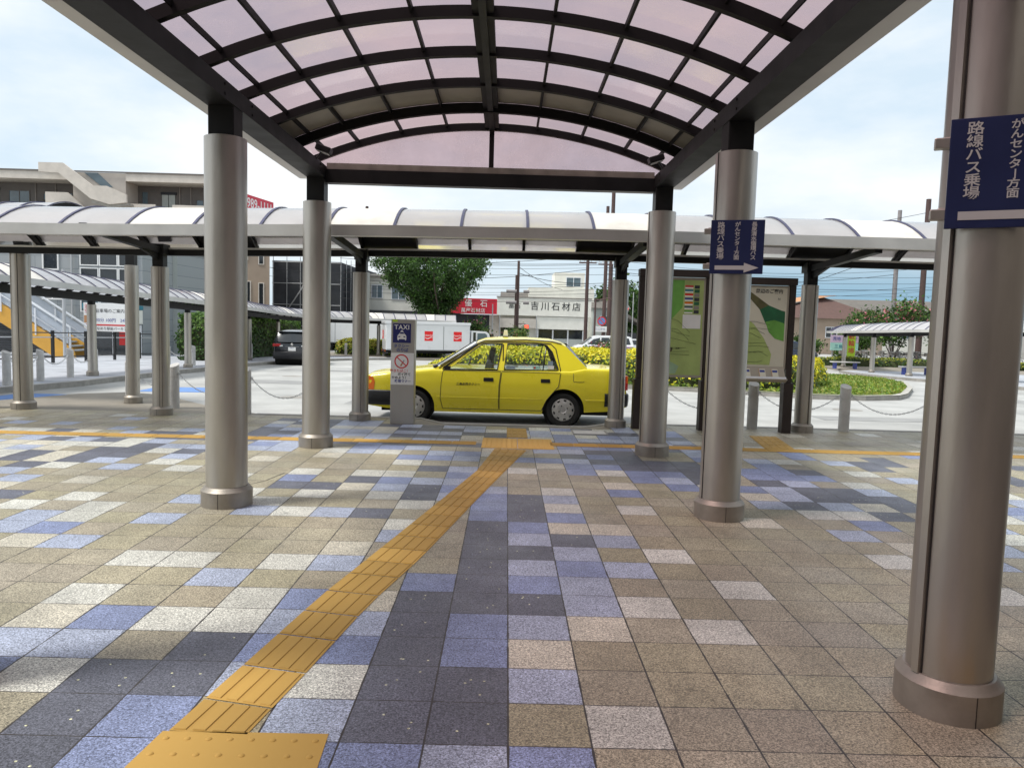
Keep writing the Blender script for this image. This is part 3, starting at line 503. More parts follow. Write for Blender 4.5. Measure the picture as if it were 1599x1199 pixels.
LMID, RMID = [(-1.345, .04), (-1.23, .75), (-1.11, 1.53), (-.95, 2.31), (-.61, 4.0), (-.34, 5.38), (-.165, 6.86)], [(-1.03, .035), (-.93, .60), (-.80, 1.42), (-.61, 2.25), (-.30, 3.95), (-.03, 5.38), (.262, 6.86)]
def along(poly, y):
    for p, q in zip(poly[:-1], poly[1:]):
        if p[1] <= y <= q[1] + 1e-6: return lerp(p, q, (y - p[1]) / (q[1] - p[1]))
    return poly[-1]
ysd = [.04, .30, .62, .98, 1.30, 1.62, 1.94, 2.2, 2.5, 2.82, 3.14, 3.46, 3.78, 4.1, 4.42, 4.74, 5.06, 5.38, 5.7, 6.02, 6.34, 6.6, 6.86]
for i, (y0, y1) in enumerate(zip(ysd[:-1], ysd[1:])):
    l0, l1 = along(LMID, y0 + .01), along(LMID, y1); r0, r1 = along(RMID, max(.036, y0 - .07 + .01)), along(RMID, y1 - .07)
    tact_quad(l0, r0, r1, l1, 4, tone=1.28 if i in (1, 7, 16) else .93 + .14 * random.random())
tact_quad((-1.40, -.27), (-.695, -.27), (-.712, .052), (-1.365, .046), 0, dots=(8, 3), tone=1.12)
for i in range(2): tact_quad((-.345 + i * .484, 6.89), (-.345 + (i + 1) * .484 - .006, 6.89), (-.345 + (i + 1) * .484 - .006, 7.74), (-.345 + i * .484, 7.74), 7, tone=1.4)
for i in range(3): tact_quad((-.01, 7.80 + i * .32), (.29, 7.80 + i * .32), (.29, 8.115 + i * .32), (-.01, 8.115 + i * .32), 4, tone=.95)
x = -9.0
while x < 9.6:                       # long strip across the plaza
    if not (-.40 < x + .16 < .66):
        yc = 7.18 + .02 * (x + 3.4) if x < 0 else 7.30
        tact_quad((x, yc - .12), (x + .327, yc - .12), (x + .327, yc + .14), (x, yc + .14), 4, along=False, tone=1.25 if random.random() < .12 else .9 + .2 * random.random())
    x += .33
for i in range(4):
    p = lerp((3.56, 7.46), (3.72, 8.62), i / 4); q = lerp((3.56, 7.46), (3.72, 8.62), (i + .97) / 4)
    tact_quad(p, (p[0] + .42, p[1]), (q[0] + .42, q[1]), q, 4, tone=.95)
tact_quad((1.0, -.37), (2.3, -.37), (2.3, -.055), (1.0, -.12), 0, dots=(12, 3), tone=.9)
struct('tactile_paving', tk, col=tcol)
mh = MB(); mh.box(.98, 1.52, 8.35, 8.75, -.004, .003, 'kerb'); mh.box(1.01, 1.49, 8.38, 8.72, .003, .004, 'concrete_lt'); struct('manhole_cover', mh)
mh = MB(); mh.tube([(-3.0, 4.46, -.012), (-2.62, 4.39, -.012), (-2.50, 4.45, -.012), (-2.42, 4.62, -.012), (-2.35, 5.0, -.012)], .0145, 'joint', 6); struct('drain_slot', mh)

# ---------------- columns and canopies ----------------
def column(root, x, y, z0, ztop, r, neck_top, neck_w, seam=None, baseh=.17, n=40, flange=None, label=None):
    s = MB(); s.lathe([(r, baseh - .005), (r, ztop), (r - .012, ztop + .004), (0, ztop + .004)], 'steel', n, (x, y, z0))
    if seam is not None:
        for a in seam:
            cx, cy_ = x + math.cos(a) * r, y + math.sin(a) * r
            s.cyl((cx, cy_, z0 + baseh), (cx, cy_, z0 + ztop - .002), .0055, None, 'joint', 6, False)
    if flange is not None:
        T = Matrix.Translation((x, y, z0)) @ Matrix.Rotation(flange, 4, 'Z'); s.box(r - .03, r + .020, -.03, .005, baseh, ztop - .002, 'steel', T)
        s.box(r - .03, r + .001, .005, .012, baseh, ztop - .004, 'joint', T)
    o = obj('column', s, root, label=label)
    b = MB(); b.lathe([(r + .042, 0), (r + .042, baseh - .035), (r + .030, baseh - .022), (r + .012, baseh), (r - .01, baseh)], 'base', n, (x, y, z0))
    b.box(x - .0015, x + .0015, y - r - .0435, y - r - .03, z0, z0 + baseh - .035, 'joint'); obj('base', b, o)
    nk = MB(); h = neck_w / 2; nk.box(x - h, x + h, y - h, y + h, z0 + ztop - .3, neck_top, 'dark'); obj('neck', nk, o, .008)
    return o
XL, XR, XC = -2.45, 1.85, -.30
RR, ZC = 5.46, 3.965
def arc_pt(dx, extra=0.):
    a = math.asin(dx / RR); return (XC + math.sin(a) * (RR + extra), ZC - RR + math.cos(a) * (RR + extra))
can = thing('walkway_canopy', 'dark framed arched canopy with pinkish clear roof panels over the tiled walkway', 'canopy', (0, 0, 0))
for y in (-2.6, .42, 3.65, 6.70):
    for x in (XL, XR):
        if y == .42 and x < 0: x -= .065
        near = y == .42 and x > 0
        column(can, x + (.115 if near else 0), y, 0, 3.11 if y < 5 else 3.06, .172, 3.40, .215, seam=None if near or x < 0 else (R(196),), flange=R(200) if near else None)
Y0, Y1 = -7.0, 6.78
for x, s in ((XL, -1), (XR, 1)):
    b = MB(); b.box(x - .115, x + .115, Y0, Y1 + .06, 3.355, 3.50, 'dark'); b.box(*sorted((x + s * .10, x - s * .03)), Y0, Y1, 3.50, 3.56, 'darkin')
    for y in (-2.6, .42, 3.65, 6.70):
        for dy in (-.32, .32):
            for z in (3.39, 3.465): b.cyl((x + s * -.115, y + dy, z), (x + s * -.123, y + dy, z), .012, None, 'darkin', 6)
    obj('beam', b, can)
    gt = MB(); xa, xb = sorted((x + s * .117, x + s * .27)); gt.box(xa, xb, Y0, Y1 + .10, 3.375, 3.52, 'gutter'); gt.box(xa + .01, xb - .01, Y0, Y1 + .08, 3.52, 3.55, 'dark')
    obj('gutter', gt, can, .006)
def arch_box(mb, ya, yb, e0, e1, m, x0=-2.16, x1=2.16, n=28):
    vs = []
    for i in range(n + 1):
        dx = x0 + (x1 - x0) * i / n
        for e in (e0, e1):
            px, pz_ = arc_pt(dx, e); vs += [(px, ya, pz_), (px, yb, pz_)]
    fs = []
    for i in range(n):
        o = 4 * i; p = o + 4
        fs += [(o, o + 1, p + 1, p), (o + 2, p + 2, p + 3, o + 3), (o, p, p + 2, o + 2), (o + 1, o + 3, p + 3, p + 1)]
    fs += [(0, 2, 3, 1), (4 * n, 4 * n + 1, 4 * n + 3, 4 * n + 2)]
    mb.add(vs, fs, m)
ribs = [6.75 - .87 * i for i in range(16)]
for i, y in enumerate(ribs): rb = MB(); arch_box(rb, y - .03, y + .03, (.02 if i == 1 else .04), .125, 'darkin'); obj('rib', rb, can)
for dx in (-2.0, -1.63, -1.10, -.55, .55, 1.10, 1.63, 2.0):
    pb = MB(); h = .012 if abs(dx) < 2 else .007
    a, z = arc_pt(dx, .085); pb.box(a - h, a + h, Y0, Y1, z, z + .05, 'darkin'); obj('purlin', pb, can)
pb = MB(); a, z = arc_pt(0, .06); pb.box(a - .085, a + .085, Y0, Y1, z, z + .07, 'darkin'); pb.box(a - .03, a + .03, Y0, Y1, z - .03, z - .001, 'dark'); obj('ridge_beam', pb, can)
def arch_sheet(name, ya, yb, m, e=.135, lab=None, x0=-2.22, x1=2.22):
    s = MB(); n = 36; vs = []
    for i in range(n + 1):
        a, z = arc_pt(x0 + (x1 - x0) * i / n, e); vs += [(a, ya, z), (a, yb, z)]
    s.add(vs, [(2 * i, 2 * i + 1, 2 * i + 3, 2 * i + 2) for i in range(n)], m, True); return obj(name, s, can, label=lab)
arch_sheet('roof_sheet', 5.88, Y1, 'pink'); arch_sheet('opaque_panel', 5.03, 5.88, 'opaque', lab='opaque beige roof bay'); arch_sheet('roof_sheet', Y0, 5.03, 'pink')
ep = MB(); pts = [arc_pt(-2.13 + 4.26 * i / 24, .075) for i in range(25)]
ep.poly3([(XC - 2.13, 3.46)] + pts + [(XC + 2.13, 3.46)], [], lambda x, z: (x, 6.748, z), 'pink'); obj('end_panel', ep, can)
ep = MB(); ep.box(XC - .03, XC + .03, 6.715, 6.742, 3.46, 3.99, 'darkin'); obj('end_mullion', ep, can)
ep = MB(); ep.box(XL + .116, XR - .116, 6.66, 6.80, 3.30, 3.465, 'dark'); ep.box(XL + .116, XR - .116, 6.69, 6.78, 3.465, 3.545, 'base'); obj('end_beam', ep, can)
for x, s, lb in ((XL + .2, 1, 'small black floodlight on the left beam of the arched canopy'), (XR - .2, -1, 'small black floodlight on the right beam of the arched canopy')):
    fl = thing('floodlight', lb, 'light', (x, 6.2, 3.60), 0, 'floodlights under the arched canopy')
    b = MB(); b.box(-.09, .09, -.07, .07, -.035, .035, 'black', Matrix.Rotation(R(18 * s), 4, 'Y')); obj('housing', b, fl, .01)
    b = MB(); b.box(-.07, .07, -.05, .05, -.043, -.036, 'lampwhite', Matrix.Rotation(R(18 * s), 4, 'Y')); obj('lens', b, fl)
    b = MB(); b.cyl((-s * .10, 0, -.12), (-s * .02, 0, -.02), .014, None, 'black', 8); obj('bracket', b, fl)

def barrel(root, path, hw, eave, rise, back_drop=.0, rib_gap=.9, gut=.2, sheet_m='milky', dark_bays=(), rib_m='ribblue', ribw=.022, both=False, beam_h=.14):
    """barrel roof swept along path [(x, y, ground z)]; u<0 is the right-hand side of the walking direction"""
    P = [Vector(p) for p in path]; seg = [(b - a).length for a, b in zip(P[:-1], P[1:])]; Lt = sum(seg)
    def at(s):
        s = min(max(s, 0), Lt)
        for i, l in enumerate(seg):
            if s <= l or i == len(seg) - 1:
                p = P[i].lerp(P[i + 1], s / l); break
            s -= l
        return p
    def frame(s):
        p = at(s); d = (at(s + .5) - at(s - .5)); d.z = 0; d.normalize(); return p, Vector((d.y, -d.x, 0)), d
    def pt(s, u, extra=0.):
        p, rt, d = frame(s); t = (u / hw + 1) / 2
        return p + rt * u + Vector((0, 0, eave - back_drop * (1 - t) + rise * (1 - (u / hw) ** 2) + extra))
    ns = max(2, int(round(Lt / rib_gap))); nu = 14
    S = [Lt * i / ns for i in range(ns + 1)]; U = [-hw + 2 * hw * j / nu for j in range(nu + 1)]
    mesh = MB()
    for i in range(ns):
        vs = [pt(s, u) for s in (S[i], S[i + 1]) for u in U]
        mesh.add(vs, [(j, j + 1, nu + 2 + j, nu + 1 + j) for j in range(nu)], 'roofpanel' if i in dark_bays else sheet_m, True)
    obj('roof_sheet', mesh, root)
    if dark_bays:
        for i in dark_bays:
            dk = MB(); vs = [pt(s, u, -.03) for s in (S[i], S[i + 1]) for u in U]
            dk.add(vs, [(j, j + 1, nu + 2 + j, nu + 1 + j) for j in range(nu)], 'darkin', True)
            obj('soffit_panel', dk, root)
    nr = max(1, int(round(Lt / rib_gap)))
    for i in range(nr + 1):
        s = Lt * i / nr; b = MB()
        for e0, e1, m, wd in ((-.075, -.012, 'darkin', ribw), (.004, .02, rib_m, ribw * .8)):
            vs = []
            for u in U:
                for ds in (-wd, wd):
                    for e in (e0, e1): vs.append(pt(min(max(s + ds, 0), Lt), u, e))
            fs = []
            for j in range(nu):
                o = 4 * j; q = o + 4
                fs += [(o, q, q + 1, o + 1), (o + 2, o + 3, q + 3, q + 2), (o + 1, q + 1, q + 3, o + 3), (o, o + 2, q + 2, q)]
            b.add(vs, fs, m)
        obj('rib', b, root)
    def rail(name, u, z0, z1, w0, w1, m, bev=0):
        b = MB(); vs = []
        for s in S:
            p, rt, d = frame(s); base = p + Vector((0, 0, eave))
            for wu, z in ((w0, z0), (w1, z0), (w1, z1), (w0, z1)): vs.append(base + rt * (u + wu) + Vector((0, 0, z)))
        fs = []
        for i in range(len(S) - 1):
            o = 4 * i; q = o + 4
            fs += [(o + j, o + (j + 1) % 4, q + (j + 1) % 4, q + j) for j in range(4)]
        fs += [(0, 3, 2, 1), tuple(4 * (len(S) - 1) + j for j in range(4))]
        b.add(vs, fs, m); return obj(name, b, root, bev)
    rail('gutter', hw, -gut, .015, -.02, .10, 'gutter')     # u>0 : right of path
    if both: rail('back_gutter', -hw, -gut - back_drop, -back_drop + .015, -.10, .02, 'gutter')
    return pt, frame, rail
cross = thing('barrel_canopy', 'long barrel roofed walkway canopy with silver front gutter crossing the view behind the arched canopy', 'canopy', (0, 0, 0))
pt, fr, rail = barrel(cross, [(-9.34, 8.3, -.16), (-5.5, 8.3, -.12), (-2, 8.3, -.03), (1, 8.3, 0), (15.774, 8.3, 0)], 1.25, 2.85, .42, .06, .866, .125, 'milky', (5, 8, 12, 16))
rail('back_beam', -1.12, -.18, -.085, -.06, .05, 'dark'); rail('back_trim', -1.12, -.084, -.055, -.05, .05, 'gutter')
for x in (-8.62, -7.98, -5.59, -2.39, 1.75, 4.79, 7.95, 11.1, 14.3):
    y = 9.55 if x < -7 else 9.27; c = column(cross, x, y, 0, 2.52 if x < -7 else 2.36, .145 if x < -7 else .132, 2.66, .17, seam=(R(-75),), baseh=.14, n=28, flange=R(-62) if x > -7 else None)
    if x > -7:
        b = MB(); T = Matrix.Translation((x, 9.3, 2.62)); ang = math.atan2(.11, 2.2)
        b.box(-.05, .05, -2.2, .05, -.05, .045, 'dark', T @ Matrix.Rotation(-ang, 4, 'X')); b.box(-.10, .10, -.12, .12, -.06, .10, 'dark', T)
        b.prism([(9.2, 2.46), (8.6, 2.60), (9.2, 2.60)], 'x', x - .02, x + .02, 'dark'); obj('bracket', b, cross)
br = thing('barrel_canopy', 'short barrel roofed canopy branching off at the far left with closely spaced dark ribs', 'canopy', (0, 0, 0))
barrel(br, [(-8.2, 11.4, -.02), (-12, 11.9, -.05), (-17, 12.6, -.1)], 1.0, 3.24, .42, .05, .55, .12, 'milky', both=True)
for x, y in ((-6.79, 10.78), (-9.8, 10.9), (-13.5, 11.4)):
    column(br, x, y, roadz(10) - .0 if x < -7 else 0, 2.46, .115, 3.08, .15, seam=None, baseh=.14, n=24)
bb = MB(); bb.box(-13.6, -6.6, 10.75, 10.87, 3.0, 3.1, 'dark', Matrix.Identity(4)); obj('back_beam', bb, br)

gl = lambda y: roadz(y) + .14
leftc = thing('barrel_canopy', 'curving barrel roofed canopy along the left pavement from the stairs round to the trucks', 'canopy', (0, 0, 0))
lp = [(-12.2, 9, gl(9)), (-12.2, 14, gl(14)), (-12.2, 20, gl(20)), (-12.15, 26, gl(26)), (-12.4, 31, gl(31)), (-12.9, 36, gl(36)), (-12.9, 41, gl(41)), (-11.6, 45, gl(44)), (-9, 47.8, gl(45)), (-5.5, 49, gl(45)), (-3.6, 49.2, gl(45))]
pt, fr, rail = barrel(leftc, lp, 1.05, 2.42, .42, .05, .72, .13, 'milky', (7, 8, 22, 23, 40, 41, 54, 55, 60), ribw=.03, both=True)
rail('beam', .55, -.34, -.14, -.10, .10, 'dark')
for x, y in ((-11.65, 18.3), (-11.6, 24.5), (-12.6, 33.9), (-13.2, 40.5), (-8.6, 47.4)):
    column(leftc, x, y, gl(y), 1.98, .12, gl(y) + 2.2, .15, None, .14, 20)
rightc = thing('barrel_canopy', 'far barrel roofed canopy over the bus stop pavement on the right', 'canopy', (0, 0, 0))
rp = [(27, 26, gl(26)), (24.2, 31, gl(31)), (22.3, 36, gl(36)), (21.9, 41, gl(41)), (23.2, 48, gl(45)), (25.5, 54, gl(45))]
pt, fr, rail = barrel(rightc, rp, 1.15, 2.48, .45, .05, .72, .13, 'milky', (10, 11, 24, 25), ribw=.03, both=True)
rail('beam', 0, -.34, -.12, -.10, .10, 'dark')
for x, y in ((23.4, 32.2), (21.4, 36.9), (21.55, 41.3), (23.46, 49.3)): column(rightc, x, y, gl(y), 2.06, .14, gl(y) + 2.3, .16, None, .14, 20)

# ---------------- blue direction signs on the columns ----------------
def col_sign(x, y, rz, label, lines, wdt, zc=2.315, h=.44, clamp=-1):
    t = thing('direction_sign', label, 'sign', (x, y, zc), rz, 'blue bus stop signs on the columns')
    p = MB(); n = 10
    p.box(-wdt / 2, wdt / 2, -.012, 0, -h / 2, h / 2, 'signblue'); obj('panel', p, t, .003)
    l = MB(); k = len(lines); gap = wdt / (k + .25)
    for i, s in enumerate(lines):
        xx = -wdt / 2 + gap * (i + .62); ch = list(s); usable = h * .70; st = usable / len(ch)
        for j, c in enumerate(ch):
            zz = h / 2 - h * .045 - st * (j + .5)
            if c == 'ー': T = FRONT(xx, -.0135, zz) @ Matrix.Rotation(R(-90), 4, 'Z')
            else: T = FRONT(xx, -.0135, zz)
            l.text(c, min(st * 1.06, gap * .95), 'letter', T, .0006, .0007, sx=1.12)
    obj('lettering', l, t)
    a = MB(); z0 = -h / 2 + h * .115; aw = wdt * .42
    a.prism([(-aw * .95, z0 - .017), (aw * .35, z0 - .017), (aw * .35, z0 - .040), (aw, z0 + .0), (aw * .35, z0 + .040), (aw * .35, z0 + .017), (-aw * .95, z0 + .017)], 'y', -.0145, -.0122, 'letter'); obj('arrow', a, t)
    for z in (-h * .36, h * .30):
        c = MB(); c.box(-wdt / 2 - .055, -wdt / 2 + .03, .002, .05, z - .022, z + .022, 'steel'); c.box(-wdt / 2 - .025, -wdt / 2 + .04, .052, .11, z - .010, z + .034, 'steel')
        c.box(-wdt / 2, wdt / 2, .0, .018, z - .014, z + .014, 'steel'); obj('clamp', c, t, .005)
    return t
col_sign(1.83, 3.45, R(-16), 'small blue bus stop sign with arrow on the middle right column', ['路線バス乗場', 'がんセンター方面', '長泉清水循環バス'], .425)
col_sign(1.95, .225, R(-27), 'large shadowed blue bus stop sign on the nearest column at the right edge', ['路線バス乗場', 'がんセンター方面', '長泉清水循環バス'], .46, 2.30)

# ---------------- taxi sign pillar ----------------
tp = thing('taxi_sign_pillar', 'stainless steel pillar with blue TAXI sign and no smoking notice in front of the yellow taxi', 'sign pillar', (-1.665, 9.02, 0), R(-2))
b = MB(); b.box(-.185, .185, -.09, .09, 0, 1.64, 'stainless'); obj('pillar', b, tp, .006)
b = MB(); b.box(-.155, .125, -.095, -.0905, 1.275, 1.575, 'taxiblue'); pn = obj('taxi_panel', b, tp)
b = MB(); F = lambda x, z, y=-.0965: FRONT(x, y, z)
b.text('TAXI', .098, 'white', F(-.015, 1.515), .0006, .002, space=1.12)
car = [(-.085, 1.325), (-.085, 1.375), (-.075, 1.40), (-.055, 1.415), (-.04, 1.452), (.01, 1.452), (.025, 1.415), (.045, 1.40), (.055, 1.375), (.055, 1.325), (.038, 1.31), (.03, 1.332), (-.06, 1.332), (-.068, 1.31)]
b.prism(car, 'y', -.0968, -.0952, 'white'); b.box(-.03, 0, -.0968, -.0952, 1.453, 1.47, 'white')
b.box(-.045, .015, -.0982, -.097, 1.415, 1.442, 'taxiblue'); b.box(-.07, -.04, -.0982, -.097, 1.362, 1.378, 'taxiblue'); b.box(.01, .04, -.0982, -.097, 1.362, 1.378, 'taxiblue')
obj('pictogram', b, pn)
b = MB(); b.text('タクシー', .062, 'text_blue', F(-.02, 1.222), .0006, .0012); b.text('のりば', .062, 'text_blue', F(-.005, 1.158), .0006, .0012); obj('lettering', b, tp)
b = MB(); b.box(-.183, .178, -.0945, -.0905, .62, 1.118, 'white'); pn = obj('notice_panel', b, tp)
b = MB(); n = 36; cx, cz = -.015, .985
ring = [(cx + r * math.cos(2 * math.pi * i / n), -.0958, cz + r * math.sin(2 * math.pi * i / n)) for r in (.112, .092) for i in range(n)]
b.add(ring, [(i, (i + 1) % n, n + (i + 1) % n, n + i) for i in range(n)], 'text_red')
T = FRONT(cx, -.0962, cz) @ Matrix.Rotation(R(-42), 4, 'Z'); b.add([(-.1, -.008, 0), (.1, -.008, 0), (.1, .008, 0), (-.1, .008, 0)], [(0, 1, 2, 3)], 'text_red', T=T)
T = FRONT(cx + .012, -.0957, cz - .03) @ Matrix.Rotation(R(60), 4, 'Z'); b.add([(-.05, -.012, 0), (.0, -.012, 0), (.0, .012, 0), (-.05, .012, 0)], [(0, 1, 2, 3)], 'rooforange', T=T)
b.add([(0, -.010, 0), (.06, -.008, 0), (.06, .008, 0), (0, .010, 0)], [(0, 1, 2, 3)], 'greywall', T=T)
obj('no_smoking_symbol', b, pn)
b = MB()
for i, (s, x, m) in enumerate((('歩きたばこ！', -.04, 'text_red'), ('ポイ捨て', .03, 'text_black'), ('やめよう！', -.04, 'text_black'), ('喫煙マナー', .01, 'text_blue'))):
    b.text(s, .052, m, F(x, .835 - .054 * i, -.0953), .0005, .001)
obj('notice_lettering', b, pn)
b = MB(); b.box(-.165, -.085, -.0945, -.0905, 1.60, 1.632, 'lime'); obj('sticker', b, tp)

# ---------------- map boards ----------------
def board(name, label, x0, x1, y, ztop, zb, rz=0):
    t = thing(name, label, 'notice board', ((x0 + x1) / 2, y, 0), rz, 'brown framed map boards by the kerb'); h = (x1 - x0) / 2
    for s in (-1, 1):
        b = MB(); b.box(s * h - .045, s * h + .045, -.06, .06, 0, ztop, 'brown'); b.box(s * h - .075, s * h + .075, -.085, .085, -.02, .80, 'brown'); obj('post', b, t, .006)
    b = MB(); b.box(-h - .05, h + .05, -.10, .10, ztop - .02, ztop + .09, 'brown'); obj('top_rail', b, t, .006)
    b = MB(); b.box(-h + .05, h - .05, -.03, .05, zb, ztop - .03, 'boardframe'); obj('case', b, t, .004)
    return t, h - .085
lb, hw_ = board('map_board', 'brown framed board with a mostly green area map and small photos', 2.07, 3.13, 9.15, 2.45, .84)
b = MB(); q = lambda mb, pts, m, y: mb.add([(x, y, z) for x, z in pts], [tuple(range(len(pts)))], m)
q(b, [(-hw_, .88), (hw_, .88), (hw_, 2.38), (-hw_, 2.38)], 'mapgreen', -.0305)
q(b, [(-hw_, 1.65), (-.1, 1.70), (.12, 1.95), (.14, 2.38), (-hw_, 2.38)], 'mapgreen2', -.0320)
q(b, [(-hw_, .90), (.05, .90), (.1, 1.02), (-.05, 1.1), (-.3, 1.25), (-hw_, 1.3)], 'mapaqua', -.0320)
q(b, [(.13, 1.62), (hw_ - .03, 1.62), (hw_ - .03, 1.84), (.13, 1.84)], 'white', -.0330)
pm = obj('map_panel', b, lb)
b = MB(); cl = ['text_red', 'teal', 'cokered', 'text_blue', 'orange', 'bluewin', 'mapgreen2']
for i in range(7):
    z = 2.30 - i * .065; q(b, [(.15, z - .028), (.28, z - .028), (.28, z), (.15, z)], cl[i], -.0340); q(b, [(.30, z - .05), (.38, z - .05), (.38, z + .002), (.30, z + .002)], ['netting', 'mapdark', 'recess'][i % 3], -.0340)
    q(b, [(.15, z - .052), (.28, z - .052), (.28, z - .031), (.15, z - .031)], 'cream', -.0340)
for i in range(7): b.tube([(-hw_ + .02 + random.random() * .1, -.033, 1.1 + .11 * i + random.random() * .1), (-.1 + random.random() * .2, -.033, 1.05 + .1 * i + random.random() * .2), (hw_ - .05 - random.random() * .2, -.033, 1.2 + .06 * i)], .0022, 'text_black', 4)
for cx, cz in ((-.05, 1.28), (-.22, 1.08), (-.2, 1.06)): b.lathe([(.04, 0), (0, .001)], 'mapbrown', 9, T=FRONT(cx, -.0335, cz))
b.text('長泉町案内図', .05, 'mapcream', FRONT(-.2, -.0335, 2.30), .0004, .0006); b.text('三島駅　沼津', .035, 'text_black', FRONT(.0, -.0335, 1.30), .0004)
obj('map_print', b, pm)
rb_, hw_ = board('map_board', 'brown framed board with a cream guide map above a brochure tray', 3.30, 4.44, 9.10, 2.36, 1.02)
b = MB(); q(b, [(-hw_, 1.05), (hw_, 1.05), (hw_, 2.30), (-hw_, 2.30)], 'mapcream', -.0305)
q(b, [(-.12, 2.24), (.0, 2.16), (.16, 2.05), (.28, 1.97), (hw_ - .02, 1.93), (hw_ - .02, 1.78), (.20, 1.80), (.06, 1.95), (-.10, 2.12)], 'mapbrown', -.0320)
q(b, [(.06, 1.95), (.20, 2.02), (hw_ - .02, 1.92), (hw_ - .02, 1.72), (.28, 1.76), (.16, 1.74)], 'mapdark', -.0332)
q(b, [(.16, 1.76), (.30, 1.79), (hw_ - .02, 1.74), (hw_ - .02, 1.46), (.32, 1.50), (.22, 1.60)], 'mapgreen2', -.0344)
q(b, [(-hw_, 1.08), (.26, 1.08), (.28, 1.25), (.15, 1.50), (-.02, 1.72), (-.2, 1.85), (-hw_, 1.9)], 'mapgreen', -.0320)
pm = obj('map_panel', b, rb_)
b = MB(); b.text('周辺のご案内', .072, 'text_black', FRONT(.20, -.0345, 2.235), .0005, .0012)
for i in range(9): b.tube([(-hw_ + .02 + random.random() * .3, -.0335, 1.12 + .08 * i), (-.1 + random.random() * .25, -.0335, 1.12 + .07 * i + random.random() * .12), (.1 + random.random() * .2, -.0335, 1.15 + .07 * i)], .0022, 'text_black', 4)
b.text('N', .05, 'text_black', FRONT(.36, -.0345, 2.12), .0004)
obj('map_print', b, pm)
tr = MB(); T = Matrix.Translation((0, -.04, 1.02)) @ Matrix.Rotation(R(-32), 4, 'X'); tr.box(-hw_, hw_, -.02, .0, -.24, .02, 'boardframe', T); tr.box(-hw_, hw_, -.09, -.02, -.24, -.225, 'boardframe', T)
tr.box(-hw_, hw_, -.052, -.05, -.225, -.17, 'rail', T); tro = obj('brochure_tray', tr, rb_)
tr = MB()
for x in (-.36, -.16, .08, .28):
    tr = MB(); tr.box(x, x + .1, -.027, -.0215, -.21, -.02, 'mapcream', T); tr.box(x + .01, x + .09, -.0285, -.0275, -.08, -.04, 'text_blue', T); tr.box(x - .004, x + .004, -.0285, -.0275, -.21, -.02, 'rooforange', T); obj('brochure', tr, tro)


# ---------------- bollards and chains ----------------
def bollard(x, y, z, label, rz=0, grp='pale stone bollards along the kerb'):
    t = thing('bollard', label, 'bollard', (x, y, z), rz, grp)
    b = MB(); r = .085; n = 20
    b.lathe([(r, -.06), (r, .52), (r - .006, .525), (r - .006, .535), (r, .54)], 'concrete_lt', n)
    vs = [(r * math.cos(2 * math.pi * i / n), r * math.sin(2 * math.pi * i / n), .54) for i in range(n)] + [(r * math.cos(2 * math.pi * i / n), r * math.sin(2 * math.pi * i / n), .745 + .035 * math.sin(2 * math.pi * i / n)) for i in range(n)]
    b.add(vs, [(i, (i + 1) % n, n + (i + 1) % n, n + i) for i in range(n)], 'concrete_lt', True); b.add(vs[n:], [tuple(range(n))], 'concrete_lt')
    obj('post', b, t)
    e = MB(); e.tube([(.10 + .018 * math.cos(a), .018 * math.sin(a) * 0, .60 + .018 * math.sin(a)) for a in np.linspace(0, 6.283, 9)[:-1]], .006, 'pipe', 5, True); e.cyl((.07, 0, .60), (.095, 0, .60), .01, None, 'pipe', 6)
    obj('chain_eye', e, t); return t
def chain(p, q, sag, label, coarse=1, m='pipe'):
    p, q = Vector(p), Vector(q); n = int((q - p).length / (.036 * coarse)); c = MB()
    f = lambda t: p.lerp(q, t) + Vector((0, 0, -sag * 4 * t * (1 - t)))
    for i in range(n):
        a, b_ = f(i / n), f((i + 1) / n); d = (b_ - a).normalized(); s = d.cross(Vector((0, 0, 1))).normalized(); u = s if i % 2 else d.cross(s)
        mid = (a + b_) / 2; L2 = .024 * coarse; w2 = .010 * coarse
        pts = [mid + d * L2 * math.cos(th) + u * w2 * math.sin(th) for th in np.linspace(0, 6.283, 9)[:-1]]
        c.tube(pts, .0042 * coarse, m, 4, True)
    tag(obj('chain', c), label, 'chain', 'chains hung between bollards')
front_b = [(-6.95, 11.0, 'pale bollard behind the slim column with the dark groove at the left'), (-5.77, 10.15, 'stubby pale bollard on the grey paving right of the left slim column'), (-4.35, 9.62, 'pale bollard half hidden by the near left column'), (-3.08, 9.62, 'pale bollard hidden behind the far left column'),
           (2.52, 9.52, 'pale bollard behind the left map board'), (4.05, 9.50, 'pale bollard under the right map board'), (5.55, 9.45, 'pale bollard standing free at the kerb right of the map boards'), (7.15, 9.45, 'pale bollard just past the nearest column')]
for x, y, lb in front_b: bollard(x, y, 0, lb, R(-20) if x < -5 else 0)
for (a, b), s, lb in (((0, 1), .25, 'chain running back from the stubby left bollard'), ((1, 2), .30, 'chain hanging between the stubby left bollard and the near left column'), ((2, 3), .32, 'sagging chain between the two left columns of the arched canopy'), ((4, 5), .30, 'chain hanging under the two map boards'), ((5, 6), .28, 'chain from under the right map board to the free standing bollard'), ((6, 7), .30, 'sagging chain right of the free standing bollard')):
    p, q_ = front_b[a], front_b[b]; chain((p[0] + .09, p[1], .60), (q_[0] - .09, q_[1], .60), s, lb)
lbs = [(-11.2, 14.0, 'pale slant topped bollard at the far left kerb beside the column edge'), (-11.5, 15.7, 'pale slant topped bollard left of the orange stair on the left pavement'), (-11.75, 17.4, 'pale slant topped bollard in front of the orange stair foot'), (-11.75, 18.6, 'pale slant topped bollard touching the left pavement column'), (-12.5, 24.9, 'pale bollard behind the stubby bollard, before the grey wall'), (-12.2, 26.4, 'pale bollard in front of the dark green hedge'), (-13.4, 36.5, 'small far bollard left of the black car')]
